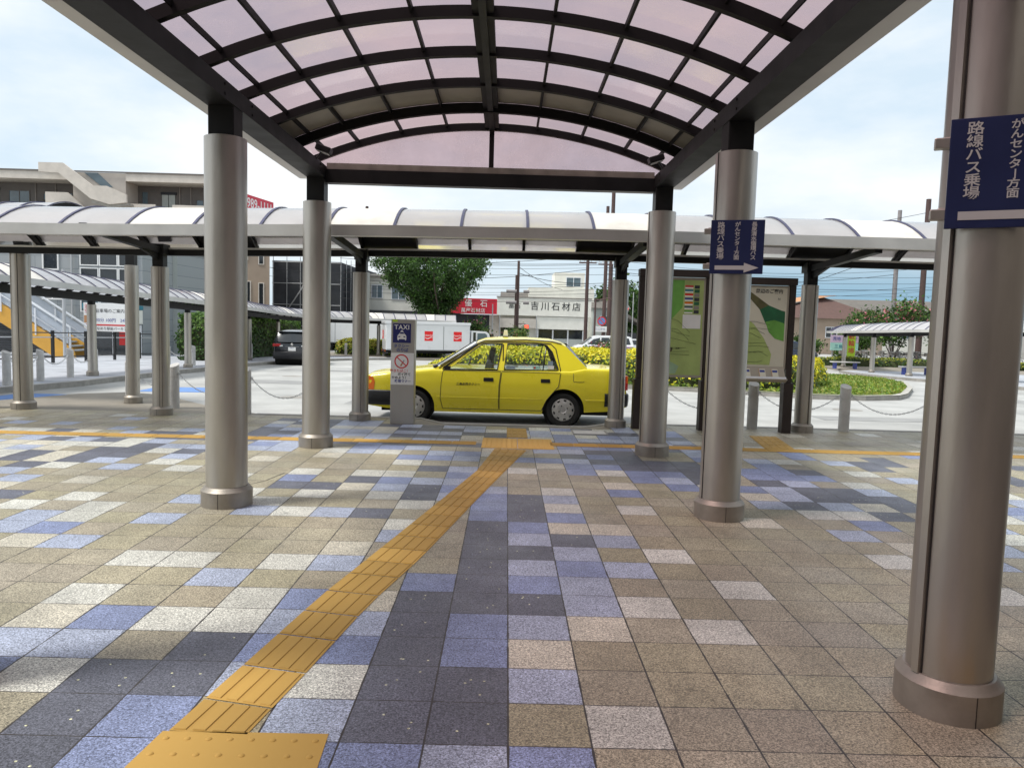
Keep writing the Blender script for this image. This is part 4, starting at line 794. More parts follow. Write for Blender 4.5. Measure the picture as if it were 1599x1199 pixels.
for x, y, lb in lbs: bollard(x, y, gl(y), lb, R(80), 'bollards on the left pavement')
for i in (0, 1, 2, 4):
    p, q_ = lbs[i], lbs[i + 1]; chain((p[0], p[1] + .09, gl(p[1]) + .6), (q_[0], q_[1] - .09, gl(q_[1]) + .6), .22, 'chain between bollards on the left pavement, number %s from the front' % ['first', 'second', 'third', '', 'fourth'][i] if 0 else ['frontmost chain on the left pavement', 'second chain on the left pavement, left of the stair foot', 'third chain on the left pavement, at the stair foot', '', 'chain on the left pavement before the dark hedge'][i], 1.8, 'white')
for x, y, lb in ((-10.6, 46.6, 'tiny far bollard left of the yellow green bush'), (-9.3, 46.6, 'tiny far bollard in front of the yellow green bush'), (-8.1, 46.6, 'tiny far bollard right of the yellow green bush')): bollard(x, y, gl(45), lb, 0, 'far bollards beyond the roundabout')
# ---------------- cars ----------------
def interp(pts, x):
    return float(np.interp(x, [p[0] for p in pts], [p[1] for p in pts]))
class Car:
    def __init__(s, top, bottom, plan, wheels, wr, ra, shoulder=.05, fac=((.15, .93), (.25, .965), (.42, .995), (.55, 1.), (.72, .995), (.9, .97), (1.2, .93))):
        s.top, s.bottom, s.plan, s.wheels, s.wr, s.ra, s.sh, s.fac = top, bottom, plan, wheels, wr, ra, shoulder, fac
    def w(s, x): return interp(s.plan, x)
    def sy(s, x, z): return s.w(x) * interp(s.fac, z)
    def zb(s, x):
        z = interp(s.bottom, x)
        for xw in s.wheels:
            d = abs(x - xw)
            if d < s.ra: z = max(z, s.wr + math.sqrt(s.ra ** 2 - d * d))
        return z
    def body(s, root, paint, n=130):
        x0, x1 = s.top[0][0], s.top[-1][0]
        xs = set(np.linspace(x0, x1, n))
        for xw in s.wheels: xs |= {xw - s.ra, xw + s.ra, xw - s.ra * .97, xw + s.ra * .97, xw - s.ra + .002, xw + s.ra - .002}
        xs = sorted(x for x in xs if x0 <= x <= x1); b = MB(); rings = []
        for x in xs:
            zt = interp(s.top, x); zb = s.zb(x); zs = zt - s.sh; half = []
            for k in range(9):
                z = zb + (zs - zb) * k / 8; half.append((s.sy(x, z), z))
            y = half[-1][0]; half += [(y - .012, zt - s.sh * .45), (y - .04, zt - s.sh * .12), (y - .09, zt), (y * .5, zt + .014), (0, zt + .02)]
            rings.append([(x, -p[0], p[1]) for p in half] + [(x, p[0], p[1]) for p in reversed(half[:-1])])
        m = len(rings[0]); vs = [q for r in rings for q in r]
        b.add(vs, [(i * m + j, i * m + j + 1, (i + 1) * m + j + 1, (i + 1) * m + j) for i in range(len(xs) - 1) for j in range(m - 1)], paint, True)
        b.add(rings[0], [tuple(range(m))[::-1]], paint); b.add(rings[-1], [tuple(range(m))], paint)
        o = obj('body', b, root)
        u = MB(); w = max(p[1] for p in s.plan)
        zb0 = min(p[1] for p in s.bottom)
        u.box(x0 + .25, x1 - .25, -w * .72, w * .72, zb0 - .02, zb0 + .30, 'rubber')
        for xw in s.wheels: u.cyl((xw, -w * .80, s.wr + .02), (xw, w * .80, s.wr + .02), s.ra - .004, None, 'rubber', 28)
        obj('underbody', u, root); return o
    def wheels_add(s, root, capm='chrome', wid=.175, rim=.2):
        w = max(p[1] for p in s.plan)
        for xw in s.wheels:
            for sd in (-1, 1):
                T = Matrix.Translation((xw, sd * (w - .015), s.wr)) @ Matrix.Rotation(R(90 * sd) * -1, 4, 'X')     # local +z points outwards
                t = MB(); r = s.wr
                t.lathe([(rim - .03, -wid), (r - .03, -wid), (r, -wid + .03), (r, -.03), (r - .012, -.01), (r - .035, 0), (rim + .008, -.004), (rim, -.014), (rim - .01, -.05)], 'rubber', 36, T=T)
                wo = obj('wheel', t, root)
                c = MB(); c.lathe([(rim, -.016), (rim - .012, -.006), (rim * .72, .004), (rim * .55, .012), (rim * .30, .012), (rim * .22, .004), (0, .004)], capm, 32, T=T)
                for k in range(9):
                    a = 2 * math.pi * k / 9; ca, sa = math.cos(a), math.sin(a)
                    q = [(r_ * math.cos(a + da), r_ * math.sin(a + da), .006 if r_ > rim * .7 else .009) for r_, da in ((rim * .76, -.13), (rim * .90, -.15), (rim * .90, .15), (rim * .76, .13))]
                    c.add(q, [(0, 1, 2, 3)], 'rubber', T=T)
                for k in range(4): c.cyl((rim * .38 * math.cos(k * 1.5708 + .4), rim * .38 * math.sin(k * 1.5708 + .4), .011), (rim * .38 * math.cos(k * 1.5708 + .4), rim * .38 * math.sin(k * 1.5708 + .4), .015), .012, None, 'rubber', 6, T=T)
                obj('hubcap', c, wo)
    def panel(s, name, root, left, right, z0, z1, side, paint, off=.004, seam=True):
        """door skin: left(z), right(z) seam lines as (z, x) lists"""
        b = MB(); nz, nx = 14, 10; g = []
        for i in range(nz + 1):
            z = z0 + (z1 - z0) * i / nz; xa, xb = interp(left, z), interp(right, z)
            g.append([(xa + (xb - xa) * j / nx, z) for j in range(nx + 1)])
        P = lambda x, z, e: (x, side * (s.sy(x, z) + e), z)
        vs = [P(x, z, off) for r in g for x, z in r]
        f = [(i * (nx + 1) + j, i * (nx + 1) + j + 1, (i + 1) * (nx + 1) + j + 1, (i + 1) * (nx + 1) + j) for i in range(nz) for j in range(nx)]
        b.add(vs, [q[::-1] if side > 0 else q for q in f], paint, True)
        per = [r[0] for r in g] + g[-1][1:] + [r[-1] for r in reversed(g[:-1])] + list(reversed(g[0][:-1]))[:-1]
        if seam: b.tube([P(x, z, off - .001) for x, z in per], .0052, 'joint', 5, True)
        return obj(name, b, root)
    def seam(s, root, pts, side, r=.004, m='joint', name='seam', e=.001):
        b = MB(); b.tube([(x, side * (s.sy(x, z) + e), z) for x, z in pts], r, m, 5); return obj(name, b, root)
    def wrap_box(s, name, root, x0, x1, xin, z0, z1, m, out=.02, r=.02):
        """bumper: wraps the end of the car and returns along both sides to xin"""
        b = MB(); n = 10; pl = []
        wend = s.w(x0 if xin > x0 else x1); xe = x0
        side = [(xin + (xe - xin) * i / n) for i in range(n + 1)]
        outp = [(x, -(s.w(min(max(x, s.top[0][0]), s.top[-1][0])) + out * .6)) for x in side]
        yl = outp[-1][1]; sgn = 1 if xin > x0 else -1
        for a in np.linspace(0, 1, 5)[1:]: outp.append((xe - sgn * out * a * 1.6, yl * (1 - .10 * a * a)))
        outp = outp + [(x, -y) for x, y in reversed(outp)]
        h = z1 - z0; zz = [(z0, .035), (z0 + .02, .008), (z0 + h * .45, 0), (z1 - .03, .0), (z1 - .008, .01), (z1, .04)]
        vs = []
        for z, ins in zz:
            for x, y in outp:
                k = math.hypot(x - xin, y) or 1
                vs.append((x + sgn * ins * (1 if abs(y) < abs(yl) * .95 else .3), y - math.copysign(ins, y), z))
        m_ = len(outp); f = [(i * m_ + j, i * m_ + j + 1, (i + 1) * m_ + j + 1, (i + 1) * m_ + j) for i in range(len(zz) - 1) for j in range(m_ - 1)]
        b.add(vs, f, m, True); b.add([v for v in vs[-m_:]], [tuple(range(m_))], m); b.add([v for v in vs[:m_]], [tuple(range(m_))[::-1]], m)
        return obj(name, b, root)
    def green(s, root, outline, holes, yb, zbase, lean, paint, roof_pts, glassm='glass', trim=True, crown=.045):
        """outline / holes in (x, z); side plane y = yb - (z - zbase) * lean ; roof_pts = part of the outline that is the roof edge (front to rear)"""
        Y = lambda z: yb - (z - zbase) * lean
        fr_ = MB()
        for sd in (-1, 1):
            fr_.poly3(outline, holes, lambda x, z: (x, sd * Y(z), z), paint)
            fr_.poly3(outline, holes, lambda x, z: (x, sd * (Y(z) - .035), z), 'interior')
        n = 10; vs = []
        for x, z in roof_pts:
            for j in range(n + 1):
                t = -1 + 2 * j / n; y = Y(z) * t; vs.append((x, y, z + crown * (1 - t ** 4) * .8 - 0))
        m_ = n + 1
        fr_.add(vs, [(i * m_ + j, i * m_ + j + 1, (i + 1) * m_ + j + 1, (i + 1) * m_ + j) for i in range(len(roof_pts) - 1) for j in range(n)], paint, True)
        fo = obj('cabin', fr_, root)
        for hI, h in enumerate(holes):
            for sd in (-1, 1):
                g = MB(); g.poly3(h, [], lambda x, z: (x, sd * (Y(z) - .012), z), glassm); go = obj('window', g, root)
                if trim:
                    t = MB(); t.tube([(x, sd * (Y(z) + .003), z) for x, z in h], .011, 'black', 5, True); obj('window_trim', t, go)
        def screen(name, low, high):
            g = MB(); n = 10; vs = []
            for k in range(7):
                a = k / 6; x = low[0] + (high[0] - low[0]) * a; z = low[1] + (high[1] - low[1]) * a
                bow = .10 * (1 if low[0] > 0 else -1)
                for j in range(n + 1):
                    t = -1 + 2 * j / n; vs.append((x + bow * (1 - t * t) * (1 - .4 * a), (Y(z) - .004) * t, z + (crown * .8 * (1 - t ** 4)) * a))
            g.add(vs, [(i * (n + 1) + j, i * (n + 1) + j + 1, (i + 1) * (n + 1) + j + 1, (i + 1) * (n + 1) + j) for i in range(6) for j in range(n)], glassm, True)
            return obj(name, g, root)
        return Y, screen

# --- yellow taxi (front towards -x) ---
taxi = thing('taxi', 'yellow four door taxi saloon waiting side on at the stand behind the TAXI pillar', 'taxi', (-.21, 10.95, roadz(10.95)), R(.3))
C = Car(top=[(-2.26, .60), (-2.25, .79), (-2.22, .815), (-1.83, .872), (-1.09, .955), (-.9, .955), (1.3, .975), (1.52, 1.02), (1.98, 1.02), (2.18, .995), (2.25, .93), (2.27, .60)],
        bottom=[(-2.26, .30), (-1.9, .25), (-1.0, .215), (.8, .205), (1.6, .26), (2.0, .285), (2.27, .36)],
        plan=[(-2.26, .775), (-2.18, .805), (-1.9, .835), (-1.2, .85), (1.2, .85), (1.9, .83), (2.18, .80), (2.27, .77)], wheels=(-1.427, 1.167), wr=.295, ra=.362)
C.body(taxi, 'yellow'); C.wheels_add(taxi)
seamF, seamB = [(.27, -.92), (.45, -.965), (.7, -.955), (.88, -.935), (.93, -.92)], [(.27, .045), (.45, .04), (.7, .045), (.94, .075)]
seamB2, seamR = [(.27, .062), (.45, .057), (.7, .062), (.94, .092)], [(.27, .79), (.45, .865), (.58, .97), (.70, 1.075), (.93, 1.105)]
for sd in (-1, 1):
    for lft, rgt, hx in ((seamF, seamB, (-.225, -.055)), (seamB2, seamR, (.765, .925))):
        d = C.panel('door', taxi, lft, rgt, .27, .93, sd, 'yellow')
        h = MB(); z = .79; y = C.sy(hx[0], z) + .004
        h.box(hx[0], hx[1], min(sd * y, sd * (y + .012)), max(sd * y, sd * (y + .012)), z - .033, z + .033, 'bumper'); obj('handle', h, d, .008)
    for xa, xb in ((-1.02, .80), (1.55, 2.12)): C.seam(taxi, [(x, .472) for x in np.linspace(xa, xb, 16)], sd, .0055, 'yellow2', 'body_crease', .002)
    C.seam(taxi, [(1.33, .93), (1.33, .80), (1.34, .785), (1.50, .785), (1.52, .80)], sd, .0035, 'joint', 'fuel_lid_seam')
    lm = MB(); pts = [(-2.262, .56), (-2.262, .80), (-2.20, .80), (-2.13, .78), (-2.10, .70), (-2.115, .565)]
    lm.poly3(pts, [], lambda x, z: (x, sd * (C.sy(max(x, -2.24), z) + .006), z), 'orange'); lm.box(-2.268, -2.255, *sorted((sd * .60, sd * .775)), .57, .79, 'orange'); obj('turn_lamp', lm, taxi)
    lm = MB(); lm.box(-2.268, -2.25, *sorted((sd * .33, sd * .595)), .60, .77, 'lampwhite'); obj('headlight', lm, taxi, .006)
    lm = MB(); pts = [(2.17, .66), (2.17, .90), (2.262, .90), (2.275, .66)]
    lm.poly3(pts, [], lambda x, z: (x, sd * (C.sy(min(x, 2.25), z) + .005), z), 'red'); lm.box(2.262, 2.285, *sorted((sd * .42, sd * .775)), .66, .78, 'red'); lm.box(2.262, 2.285, *sorted((sd * .42, sd * .775)), .781, .90, 'orange'); obj('tail_lamp', lm, taxi)
    mr = MB(); mr.cyl((-1.74, sd * .70, .87), (-1.78, sd * .74, 1.0), .012, None, 'bumper', 8); mr.box(-1.80, -1.74, *sorted((sd * .68, sd * .84)), .985, 1.07, 'bumper'); obj('fender_mirror', mr, taxi, .012)
gr = MB(); gr.box(-2.275, -2.25, -.32, .32, .60, .77, 'bumper'); obj('grille', gr, taxi)
C.wrap_box('bumper', taxi, -2.26, 2.3, -1.80, .30, .565, 'bumper', .035); C.wrap_box('bumper', taxi, 2.27, 2.3, 1.88, .36, .60, 'bumper', .03)
OUT = [(-1.10, .93), (-.98, 1.01), (-.36, 1.40), (-.22, 1.452), (.05, 1.478), (.5, 1.482), (.95, 1.465), (1.12, 1.425), (1.20, 1.385), (1.56, 1.035), (1.60, .96), (.6, .93)]
H1 = [(-.835, .948), (-.30, 1.365), (-.245, 1.392), (.085, 1.41), (.008, .962)]
H2 = [(.125, .966), (.178, 1.411), (.76, 1.414), (.86, 1.395), (.955, 1.29), (1.055, 1.02), (1.06, .985), (1.03, .972)]
Y, screen = C.green(taxi, OUT, [H1, H2], .80, .93, .34, 'yellow2', [(-.36, 1.40), (-.30, 1.425), (-.22, 1.452), (.05, 1.478), (.5, 1.482), (.95, 1.465), (1.12, 1.425), (1.20, 1.385)])
screen('windscreen', (-1.06, .95), (-.36, 1.40)); screen('rear_window', (1.54, 1.02), (1.20, 1.385))
t_ = MB()
for sd in (-1, 1):
    t_.tube([(x, sd * (Y(z) + .004), z) for x, z in [(-1.0, .965), (-.385, 1.375), (-.24, 1.42), (.05, 1.44), (.6, 1.444), (.93, 1.425), (1.02, 1.34), (1.10, 1.0), (1.105, .95)]], .008, 'joint', 5)
    t_.tube([(x, sd * (Y(z) + .003), z) for x, z in [(-.93, .965), (-.345, 1.385)]], .016, 'black', 5); t_.box(-.90, -.80, *sorted((sd * .775, sd * .80)), .95, 1.0, 'black')
    t_.tube([(x, sd * (Y(z) + .008), z) for x, z in [(-.98, 1.015), (-.365, 1.415), (-.22, 1.462), (.5, 1.492), (.95, 1.475), (1.12, 1.433)]], .009, 'chrome', 5)
    t_.box(-.94, 1.09, *sorted((sd * .795, sd * .812)), .938, .950, 'black')
    t_.box(.095, .115, *sorted((sd * (Y(1.2) + .03), sd * (Y(1.2) + .031))), .96, 1.40, 'joint')
    t_.tube([(.80, sd * (Y(.97) - .006), .97), (.86, sd * (Y(1.4) - .006), 1.40)], .010, 'black', 5)
obj('window_trim', t_, taxi)
it = MB(); it.box(-1.25, 1.45, -.72, .72, .26, .40, 'interior'); it.box(-1.1, -.78, -.70, .70, .60, .945, 'interior'); it.box(1.25, 1.5, -.68, .68, .5, .955, 'interior')
obj('interior', it, taxi)
def seat(x, y, w, m, cover=None):
    b = MB(); T = Matrix.Translation((x, y, .40)); b.box(-.28, .20, -w, w, 0, .17, m, T); T2 = T @ Matrix.Translation((.18, 0, .12)) @ Matrix.Rotation(R(12), 4, 'Y')
    b.box(-.07, .07, -w, w, 0, .56, cover or m, T2); so_ = obj('seat', b, taxi, .03)
    h = MB(); h.box(-.05, .05, -.13, .13, .60, .80, m, T2); h.cyl((0, -.05, .55), (0, -.05, .62), .008, None, 'pipe', 6, T=T2); h.cyl((0, .05, .55), (0, .05, .62), .008, None, 'pipe', 6, T=T2); obj('headrest', h, so_, .03)
seat(-.42, -.36, .25, 'seat'); seat(-.42, .36, .25, 'seat'); seat(.86, 0, .62, 'seat', 'seatblue')
b = MB(); b.tube([(-.55 + .05 * math.sin(a) * 0 + .055 * math.sin(a), .36 + .18 * math.cos(a), .93 + .17 * math.sin(a)) for a in np.linspace(0, 6.283, 21)[:-1]], .014, 'black', 6, True); b.cyl((-.78, .36, .84), (-.55, .36, .93), .03, None, 'black', 8); obj('steering_wheel', b, taxi)
b = MB(); b.box(-.05, .05, -.17, .17, 1.505, 1.53, 'black'); b.prism([(-.045, 1.53), (-.03, 1.64), (.03, 1.64), (.045, 1.53)], 'y', -.15, .15, 'lampwhite'); rl = obj('roof_lamp', b, taxi, .006); rl.location.x = .14
b = MB(); b.text('三島合同タクシー', .052, 'text_black', FRONT(-.49, -C.sy(-.5, .70) - .0065, .70), .0005, .0008, shear=.15); obj('door_lettering', b, taxi)
b = MB()
for x, z, ww, hh, m in ((.24, 1.005, .16, .05, 'seatblue'), (.68, 1.01, .12, .05, 'aquapaper'), (.94, 1.02, .10, .06, 'cream'), (.93, 1.09, .09, .08, 'seatblue')): b.box(x - ww / 2, x + ww / 2, -Y(z) - .0, -Y(z) + .006, z - hh / 2, z + hh / 2, m)
b.cyl((.655, -Y(1.01) - .002, 1.01), (.655, -Y(1.01) + .004, 1.01), .018, None, 'text_red', 12); obj('window_sticker', b, taxi)
b = MB(); b.tube([(-1.08, -.55, .985), (-.96, -.1, 1.03)], .008, 'black', 5); b.tube([(-1.08, .1, 1.0), (-.96, .55, 1.03)], .008, 'black', 5); b.cyl((-1.10, -.66, .96), (-1.03, -.66, .995), .05, .03, 'black', 10); obj('wiper', b, taxi)

# --- small dark SUV seen from behind ---
suv = thing('parked_car', 'black sport utility car at the left kerb, red tail lamps facing us', 'car', (-10.2, 34.2, roadz(33)), R(-84))
S_ = Car(top=[(-2.2, .62), (-2.12, .92), (-1.2, 1.06), (1.7, 1.10), (2.12, 1.10), (2.2, .95), (2.22, .6)], bottom=[(-2.2, .3), (2.22, .34)],
         plan=[(-2.2, .78), (-1.9, .88), (1.7, .90), (2.1, .86), (2.22, .82)], wheels=(-1.35, 1.32), wr=.34, ra=.40)
S_.body(suv, 'carblack'); S_.wheels_add(suv, 'chrome', .2, .22)
SO = [(-1.25, 1.03), (-.45, 1.52), (-.2, 1.60), (.6, 1.64), (1.6, 1.60), (1.85, 1.54), (2.12, 1.08), (0, 1.03)]
Y, screen = S_.green(suv, SO, [[(-.95, 1.09), (-.35, 1.46), (.3, 1.52), (.3, 1.09)], [(.38, 1.09), (.38, 1.52), (1.5, 1.48), (1.6, 1.15), (1.5, 1.09)]], .86, 1.05, .36, 'carblack', [(-.45, 1.52), (-.2, 1.60), (.6, 1.64), (1.6, 1.60), (1.95, 1.54)], 'darkglass', False)
screen('windscreen', (-1.2, 1.06), (-.45, 1.50)); screen('rear_window', (2.13, 1.10), (1.87, 1.52))
for sd in (-1, 1):
    lm = MB(); lm.box(2.02, 2.235, *sorted((sd * .52, sd * .865)), .90, 1.02, 'red'); lm.box(2.02, 2.237, *sorted((sd * .42, sd * .56)), .90, .95, 'lampwhite'); obj('tail_lamp', lm, suv, .01)
    lm = MB(); lm.box(2.2, 2.25, *sorted((sd * .60, sd * .80)), .42, .50, 'red'); obj('rear_reflector', lm, suv)
b = MB(); b.box(2.225, 2.24, -.17, .17, .70, .87, 'white'); b.text('三島 300', .045, 'text_blue', Matrix.Translation((2.242, 0, .835)) @ Matrix.Rotation(R(90), 4, 'Z') @ Matrix.Rotation(R(90), 4, 'X'), .0005); obj('number_plate', b, suv)
b = MB(); b.lathe([(.055, 0), (.045, .008), (0, .01)], 'chrome', 16, T=Matrix.Translation((2.232, 0, .99)) @ Matrix.Rotation(R(90), 4, 'Y')); b.box(2.225, 2.236, -.3, .3, .895, .905, 'chrome'); obj('emblem', b, suv)
S_.wrap_box('bumper', suv, 2.22, 2.4, 1.78, .32, .66, 'bumper', .04)
b = MB(); b.box(1.82, 2.02, -.60, .60, 1.565, 1.59, 'carblack'); obj('roof_spoiler', b, suv, .008)

# --- other cars, far away ---
def far_car(loc, rz, label, paint, kind='hatch', stripe=None):
    t = thing('parked_car', label, 'car', loc, rz)
    if kind == 'van':
        c = Car(top=[(-2.3, .6), (-2.25, .9), (-1.7, 1.06), (2.2, 1.08), (2.28, .7)], bottom=[(-2.3, .3), (2.28, .3)], plan=[(-2.3, .75), (-2, .84), (2.1, .85), (2.28, .8)], wheels=(-1.45, 1.4), wr=.31, ra=.37)
        o = [(-1.75, 1.02), (-.95, 1.60), (-.6, 1.72), (1.7, 1.74), (2.05, 1.66), (2.22, 1.06)]; h = [[(-1.35, 1.08), (-.85, 1.48), (-.35, 1.60), (-.35, 1.08)], [(-.25, 1.08), (-.25, 1.61), (.75, 1.63), (.75, 1.08)], [(.85, 1.08), (.85, 1.63), (1.85, 1.60), (2.0, 1.12)]]
        rp_ = o[1:5]; ws, rw = ((-1.72, 1.05), (-.95, 1.58)), ((2.22, 1.08), (2.05, 1.64))
    else:
        c = Car(top=[(-2.0, .58), (-1.95, .82), (-1.1, .95), (1.6, .98), (1.95, .95), (1.98, .6)], bottom=[(-2, .28), (1.98, .28)], plan=[(-2, .72), (-1.8, .80), (1.7, .82), (1.98, .76)], wheels=(-1.25, 1.25), wr=.29, ra=.35)
        o = [(-1.15, .92), (-.5, 1.36), (-.3, 1.43), (1.2, 1.42), (1.45, 1.36), (1.9, .95)]; h = [[(-.85, .97), (-.4, 1.32), (.2, 1.36), (.2, .97)], [(.3, .97), (.3, 1.36), (1.15, 1.34), (1.5, .99)]]
        rp_ = o[1:5]; ws, rw = ((-1.1, .95), (-.5, 1.34)), ((1.9, .97), (1.45, 1.34))
    c.body(t, paint, 50); c.wheels_add(t)
    Yf, sc = c.green(t, o, h, .78, .95, .25, paint, rp_, 'darkglass', False); sc('windscreen', *ws); sc('rear_window', *rw)
    if stripe:
        for sd in (-1, 1): c.seam(t, [(x, .93) for x in np.linspace(-1.2, 2.1, 16)], sd, .05, stripe, 'side_stripe')
    return t
far_car((7.3, 54.5, roadz(45)), R(4), 'white people carrier with a dark red side stripe before the white fascia shop', 'carwhite', 'van', 'purple')
far_car((11.2, 60.5, roadz(45)), R(180), 'white hatchback with dark windows, parked at the corner right of the shop', 'carwhite')
far_car((21.8, 56.0, roadz(45)), R(180), 'dark navy car on the road seen between the map board and the slim column', 'navy', 'van')
far_car((21.0, 62.0, roadz(45)), R(175), 'white van on the road beyond the dark navy car', 'carwhite', 'van')
far_car((-.5, 57.5, roadz(45)), R(0), 'white small car parked beside the shop posters, above the taxi bonnet', 'carwhite')

# --- trucks ---
def truck(loc, rz, label, L_, boxh, logos):
    t = thing('box_truck', label, 'truck', loc, rz)
    b = MB(); b.box(-L_ / 2 + 1.55, L_ / 2, -.93, .93, .62, boxh, 'carwhite'); bx = obj('cargo_box', b, t, .02)
    tr_ = MB(); tr_.box(-L_ / 2 + 1.50, L_ / 2 + .06, -.99, .99, boxh, boxh + .17, 'carwhite'); tr_.box(-L_ / 2 + 1.6, L_ / 2, -.935, .935, boxh - .06, boxh - .002, 'rail'); obj('roof_cap', tr_, bx, .02)
    d = MB(); span = L_ - 1.55
    for k in (.33, .68):
        x = L_ / 2 - span * k; d.box(x - .012, x + .012, -.938, .938, .66, boxh - .1, 'joint')
    d.box(L_ / 2 - span + .05, L_ / 2 - .05, -.94, .94, .64, .68, 'greywall'); d.box(L_ / 2 + .001, L_ / 2 + .008, -.012, .012, .7, boxh - .1, 'joint'); obj('door_seam', d, bx)
    if logos:
        for k, y in ((.50, 0), (.15, 0)):
            x = L_ / 2 - span * (1 - k); p = MB(); p.box(x - .27, x + .27, .9325, .9365, 1.24, 1.86, 'cokered'); lp_ = obj('logo_panel', p, bx)
            w_ = MB(); FL = Matrix.Rotation(R(180), 4, 'Z'); w_.text('Coca-Cola', .135, 'white', FL @ FRONT(-x, -.9385, 1.60), .0006, .003, shear=.35)
            pts = [(x - .26 + .52 * i / 14, 1.44 + .045 * math.sin(i / 14 * 6.283 + .6)) for i in range(15)]
            w_.add([(px, .938, pz_ - .016 - .02 * math.sin(i / 14 * 3.14)) for i, (px, pz_) in enumerate(pts)] + [(px, .938, pz_ + .016) for px, pz_ in pts], [(i, i + 1, 16 + i, 15 + i) for i in range(14)], 'white'); obj('logo_script', w_, lp_)
        p = MB(); p.box(L_ / 2 + .002, L_ / 2 + .007, -.75, -.25, 1.30, 1.85, 'cokered'); p.text('C', .35, 'white', Matrix.Translation((L_ / 2 + .009, -.5, 1.58)) @ Matrix.Rotation(R(90), 4, 'Z') @ Matrix.Rotation(R(90), 4, 'X'), .0005, 0, .3); obj('logo_panel', p, bx)
    c = MB(); x0 = -L_ / 2
    c.prism([(x0, .55), (x0 - .02, 1.05), (x0 + .22, 1.78), (x0 + .42, 1.92), (x0 + 1.42, 1.95), (x0 + 1.47, .55)], 'y', -.83, .83, 'carwhite'); cb = obj('cab', c, t, .04)
    c = MB()
    for sd in (-1, 1): c.poly3([(x0 + .30, 1.12), (x0 + .36, 1.70), (x0 + .50, 1.80), (x0 + 1.02, 1.80), (x0 + 1.02, 1.12)], [], lambda x, z: (x, sd * .834, z), 'bluewin')
    c.box(x0 + 1.12, x0 + 1.30, -.836, .836, 1.05, 1.85, 'darkglass'); obj('window', c, cb)
    c = MB(); c.add([(x0 - .024, -.74, 1.10), (x0 - .024, .74, 1.10), (x0 + .20, .70, 1.76), (x0 + .20, -.70, 1.76)], [(0, 3, 2, 1)], 'darkglass'); obj('windscreen', c, cb)
    c = MB(); c.box(x0 + .3, L_ / 2 - .1, -.5, .5, .42, .60, 'rubber'); c.box(x0 + 2.6, x0 + 3.6, -.88, -.55, .35, .58, 'bumper'); c.box(L_ / 2 - .14, L_ / 2 + .03, -.9, .9, .38, .50, 'bumper'); obj('chassis', c, t)
    c = MB()
    for y0_, m in ((-.85, 'orange'), (-.68, 'red'), (.55, 'red'), (.70, 'orange')): c.box(L_ / 2 + .03, L_ / 2 + .06, y0_, y0_ + .15, .52, .61, m)
    obj('tail_lamp', c, t)
    for xw in (x0 + .75, L_ / 2 - 1.3):
        for sd in (-1, 1):
            T = Matrix.Translation((xw, sd * .86, .36)) @ Matrix.Rotation(R(90 * sd) * -1, 4, 'X'); w_ = MB()
            w_.lathe([(.1, -.22), (.34, -.22), (.36, -.19), (.36, -.03), (.33, 0), (.22, 0), (.2, -.03)], 'rubber', 24, T=T); w_.lathe([(.2, -.03), (.1, -.05), (0, -.03)], 'greywall', 20, T=T); obj('wheel', w_, t)
    return t
truck((-4.6, 46.7, roadz(45)), R(197), 'white box truck with red soft drink logo squares on its side, behind the TAXI pillar', 7.0, 2.28, True)
truck((-11.6, 56.5, roadz(45)), R(177), 'plain white box truck parked behind the far canopy, left of the red logo truck', 7.2, 2.75, False)
# ---------------- pavements, islands, hedges ----------------
def ramp_prism(name, poly, dz, depth, m, kind='structure'):
    """slab following the sloping road: top at road + dz"""
    b = MB(); k = len(poly); tri = tessellate_polygon([[Vector((x, y, 0)) for x, y in poly]])
    vs = [(x, y, roadz(y) + dz) for x, y in poly] + [(x, y, roadz(y) + dz - depth) for x, y in poly]
    b.add(vs, [tuple(q) for q in tri], m); b.add(vs, [(i, (i + 1) % k, k + (i + 1) % k, k + i) for i in range(k)], 'kerb')
    return struct(name, b, kind=kind)
def split(poly, y0):
    return poly
LP = [(-10.85, 9.2), (-10.95, 13.4), (-10.8, 14.6), (-10.7, 16), (-10.9, 19), (-11.1, 22), (-11.1, 25), (-11.3, 30), (-10.9, 33.7), (-10.3, 38), (-9.4, 41), (-8, 43.6), (-6.3, 45), (-6.3, 60), (-60, 60), (-60, 45), (-60, 9.2)]
def strips(name, left, right, dz, m, kerbside):
    """pavement between two polylines sampled at the same y values, so it follows the slope"""
    b = MB(); n = len(left)
    for i in range(n - 1):
        q = [(left[i][0], left[i][1], roadz(left[i][1]) + dz), (right[i][0], right[i][1], roadz(right[i][1]) + dz), (right[i + 1][0], right[i + 1][1], roadz(right[i + 1][1]) + dz), (left[i + 1][0], left[i + 1][1], roadz(left[i + 1][1]) + dz)]
        b.add(q, [(0, 1, 2, 3)], m)
        a, c = (q[1], q[2]) if kerbside > 0 else (q[3], q[0])
        b.add([a, c, (c[0], c[1], c[2] - .3), (a[0], a[1], a[2] - .3)], [(0, 3, 2, 1)], 'kerb')
        o = -.16 * kerbside
        b.add([(a[0] + o, a[1], a[2] + .004), (a[0], a[1], a[2] + .004), (c[0], c[1], c[2] + .004), (c[0] + o, c[1], c[2] + .004)], [(0, 1, 2, 3)], 'concrete')
    return b
M['paleplaza'] = mat('pale_blue_paving', (.42, .44, .48), .7, 0, .35, 1.1, .2, 60)
edge = [(-10.9, 9.2), (-10.95, 13.4), (-10.8, 14.6), (-10.7, 16), (-10.9, 19), (-11.1, 22), (-11.1, 25), (-11.3, 30), (-10.9, 33.7), (-10.3, 38), (-9.4, 41), (-8.2, 43.2), (-6.6, 45)]
struct('left_pavement', strips('p', [(-45, y) for x, y in edge], edge, .13, 'paleplaza', 1))
fp = MB(); fp.box(-45, 19, 45.02, 50.5, -1.2, roadz(45) + .13, 'plaza'); struct('far_pavement', fp)
